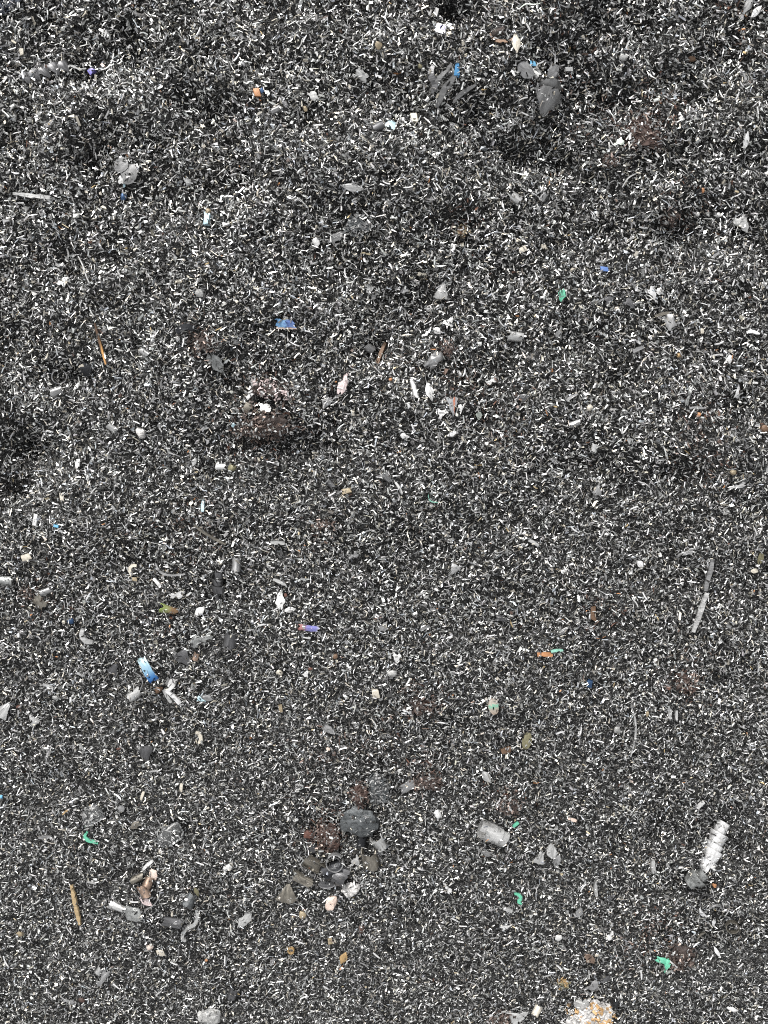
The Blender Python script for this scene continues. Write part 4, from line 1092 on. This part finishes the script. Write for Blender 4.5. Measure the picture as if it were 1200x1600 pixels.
def rots(yaw, pitch, roll_):
    cy, sy = np.cos(yaw), np.sin(yaw); cp, sp = np.cos(pitch), np.sin(pitch); cr, sr = np.cos(roll_), np.sin(roll_)
    R = np.empty((len(yaw), 3, 3))
    R[:, 0, 0] = cy * cp; R[:, 0, 1] = cy * sp * sr - sy * cr; R[:, 0, 2] = cy * sp * cr + sy * sr
    R[:, 1, 0] = sy * cp; R[:, 1, 1] = sy * sp * sr + cy * cr; R[:, 1, 2] = sy * sp * cr - cy * sr
    R[:, 2, 0] = -sp;     R[:, 2, 1] = cp * sr;                R[:, 2, 2] = cp * cr
    return R

def surface_z(x, y):
    """bilinear look-up in a fine table of the heap's height"""
    global _TAB
    if '_TAB' not in globals():
        gx = np.arange(-0.28, 0.2801, 0.001); gy = np.arange(-0.36, 0.3601, 0.001)
        _TAB = height(*np.meshgrid(gx, gy, indexing='ij'))
    fx = np.clip((x + .28) / .001, 0, _TAB.shape[0] - 1.001); fy = np.clip((y + .36) / .001, 0, _TAB.shape[1] - 1.001)
    i, j = fx.astype(int), fy.astype(int); a, b = fx - i, fy - j
    return (_TAB[i, j] * (1 - a) + _TAB[i + 1, j] * a) * (1 - b) + (_TAB[i, j + 1] * (1 - a) + _TAB[i + 1, j + 1] * a) * b

def needles(n, L0, W0, margin, sig=.35):
    """bent slivers: three wedge-shaped sections each"""
    x, y = scatter(n, margin)
    L = L0 * np.exp(rng.normal(0, sig, n)) * M * coarse(y); W = W0 * np.exp(rng.normal(0, .3, n)) * M * coarse(y); T = W * rng.uniform(.35, .8, n)
    bz = rng.normal(.03, .05, n); by = rng.normal(0, .11, n)
    S = np.array([-1., 0, 1])
    V = np.zeros((n, 3, 3, 3))
    for k, s in enumerate(S):
        wk = W * (rng.uniform(.35, 1, n) if s else 1.0); tk = T * (rng.uniform(.3, 1, n) if s else 1.0)
        cx = s * L / 2; cyy = by * L * (1 - s * s); cz = bz * L * (1 - s * s)
        off = rng.uniform(-.35, .35, n)
        V[:, k, 0] = np.stack([cx, cyy + wk / 2, cz], 1)
        V[:, k, 1] = np.stack([cx, cyy - wk / 2, cz], 1)
        V[:, k, 2] = np.stack([cx, cyy + off * wk, cz + tk], 1)
    V = V.reshape(n, 9, 3)
    steep = rng.random(n) < .16
    pitch = np.where(steep, rng.normal(0, .9, n), rng.normal(0, .28, n))
    R = rots(rng.uniform(0, 2 * np.pi, n), pitch, rng.normal(0, .75, n))
    V = np.einsum('nij,nkj->nki', R, V)
    z = surface_z(x, y) + .0013 - .0048 * rng.random(n) ** 1.3
    z = lower_under_things(x, y, z, .12)
    V += np.stack([x, y, z], 1)[:, None, :]
    quads = np.array([[0, 1, 4, 3], [1, 2, 5, 4], [2, 0, 3, 5], [3, 4, 7, 6], [4, 5, 8, 7], [5, 3, 6, 8]])
    tris = np.array([[2, 1, 0], [6, 7, 8]])
    b = (np.arange(n) * 9)[:, None, None]
    return V.reshape(-1, 3), (quads[None] + b).reshape(-1, 4), (tris[None] + b).reshape(-1, 3), n, x, y, 6, 2

def prisms(n, L0, W0, margin, sig=.35, squat=False):
    """straight splinters and short broken chips: crooked wedges"""
    x, y = scatter(n, margin)
    L = L0 * np.exp(rng.normal(0, sig, n)) * M * coarse(y)
    W = L * rng.uniform(.55, 1, n) if squat else W0 * np.exp(rng.normal(0, .3, n)) * M * coarse(y)
    T = W * (rng.uniform(.25, .5, n) if squat else rng.uniform(.4, .8, n))
    V = np.zeros((n, 2, 3, 3))
    for k, s in enumerate((-1, 1)):
        wk = W * rng.uniform(.4, 1, n); off = rng.uniform(-.5, .5, n)
        j = rng.normal(0, .12, (n, 3)) * L[:, None] * (1 if squat else .25)
        V[:, k, 0] = np.stack([s * L / 2 + j[:, 0], wk / 2, 0 * L], 1)
        V[:, k, 1] = np.stack([s * L / 2 + j[:, 1], -wk / 2, 0 * L], 1)
        V[:, k, 2] = np.stack([s * L / 2 + j[:, 2], off * wk, T], 1)
    V = V.reshape(n, 6, 3)
    steep = rng.random(n) < .14
    pitch = np.where(steep, rng.normal(0, .9, n), rng.normal(0, .35 if squat else .26, n))
    Rm = rots(rng.uniform(0, 2 * np.pi, n), pitch, rng.normal(0, .6, n))
    V = np.einsum('nij,nkj->nki', Rm, V)
    z = surface_z(x, y) + .0011 - .0045 * rng.random(n) ** 1.25
    z = lower_under_things(x, y, z, .12)
    V += np.stack([x, y, z], 1)[:, None, :]
    quads = np.array([[0, 1, 4, 3], [1, 2, 5, 4], [2, 0, 3, 5]]); tris = np.array([[2, 1, 0], [3, 4, 5]])
    b = (np.arange(n) * 6)[:, None, None]
    return V.reshape(-1, 3), (quads[None] + b).reshape(-1, 4), (tris[None] + b).reshape(-1, 3), n, x, y, 3, 2

def build_stuff(name, label, blocks, dark_share):
    Vs, Q, T, tints, rg = [], [], [], [], []
    tintsT, rgT = [], []
    off = 0
    for (V, q, t, n, x, y, nq, nt) in blocks:
        Vs.append(V); Q.append(q + off); T.append(t + off); off += len(V)
        c, r = colours(n, x, y, dark_share)
        tints.append(np.repeat(c, nq, 0)); rg.append(np.repeat(r, nq))
        if nt: tintsT.append(np.repeat(c, nt, 0)); rgT.append(np.repeat(r, nt))
    V = np.concatenate(Vs); Q = np.concatenate(Q); T = np.concatenate(T)
    col = np.concatenate(tints + tintsT).astype(np.float32); r = np.concatenate(rg + rgT).astype(np.float32)
    me = bpy.data.meshes.new(name)
    me.vertices.add(len(V)); me.vertices.foreach_set('co', V.astype(np.float32).ravel())
    nl = len(Q) * 4 + len(T) * 3
    me.loops.add(nl); me.loops.foreach_set('vertex_index', np.concatenate([Q.ravel(), T.ravel()]).astype(np.int32))
    me.polygons.add(len(Q) + len(T))
    starts = np.concatenate([np.arange(len(Q)) * 4, len(Q) * 4 + np.arange(len(T)) * 3]).astype(np.int32)
    me.polygons.foreach_set('loop_start', starts)
    me.update(calc_edges=True)
    me.polygons.foreach_set('use_smooth', np.zeros(len(me.polygons), bool))
    a = me.attributes.new('tint', 'FLOAT_COLOR', 'FACE'); a.data.foreach_set('color', col.ravel())
    g = me.attributes.new('gloss', 'FLOAT', 'FACE'); g.data.foreach_set('value', r)
    me.materials.append(MATS['shavings'])
    o = bpy.data.objects.new(name, me)
    o['kind'] = 'stuff'; o['label'] = label; o['category'] = 'shavings'
    scene.collection.objects.link(o)

build_stuff('metal_shavings', 'fine grey and silver metal shavings covering the whole heap',
            [needles(66000, 6.4, 1.5, 1.07), needles(7000, 10.5, 1.7, 1.07, .2), prisms(122000, 5.8, 1.45, 1.07), prisms(92000, 3.3, 0, 1.07, .32, True)], .31)
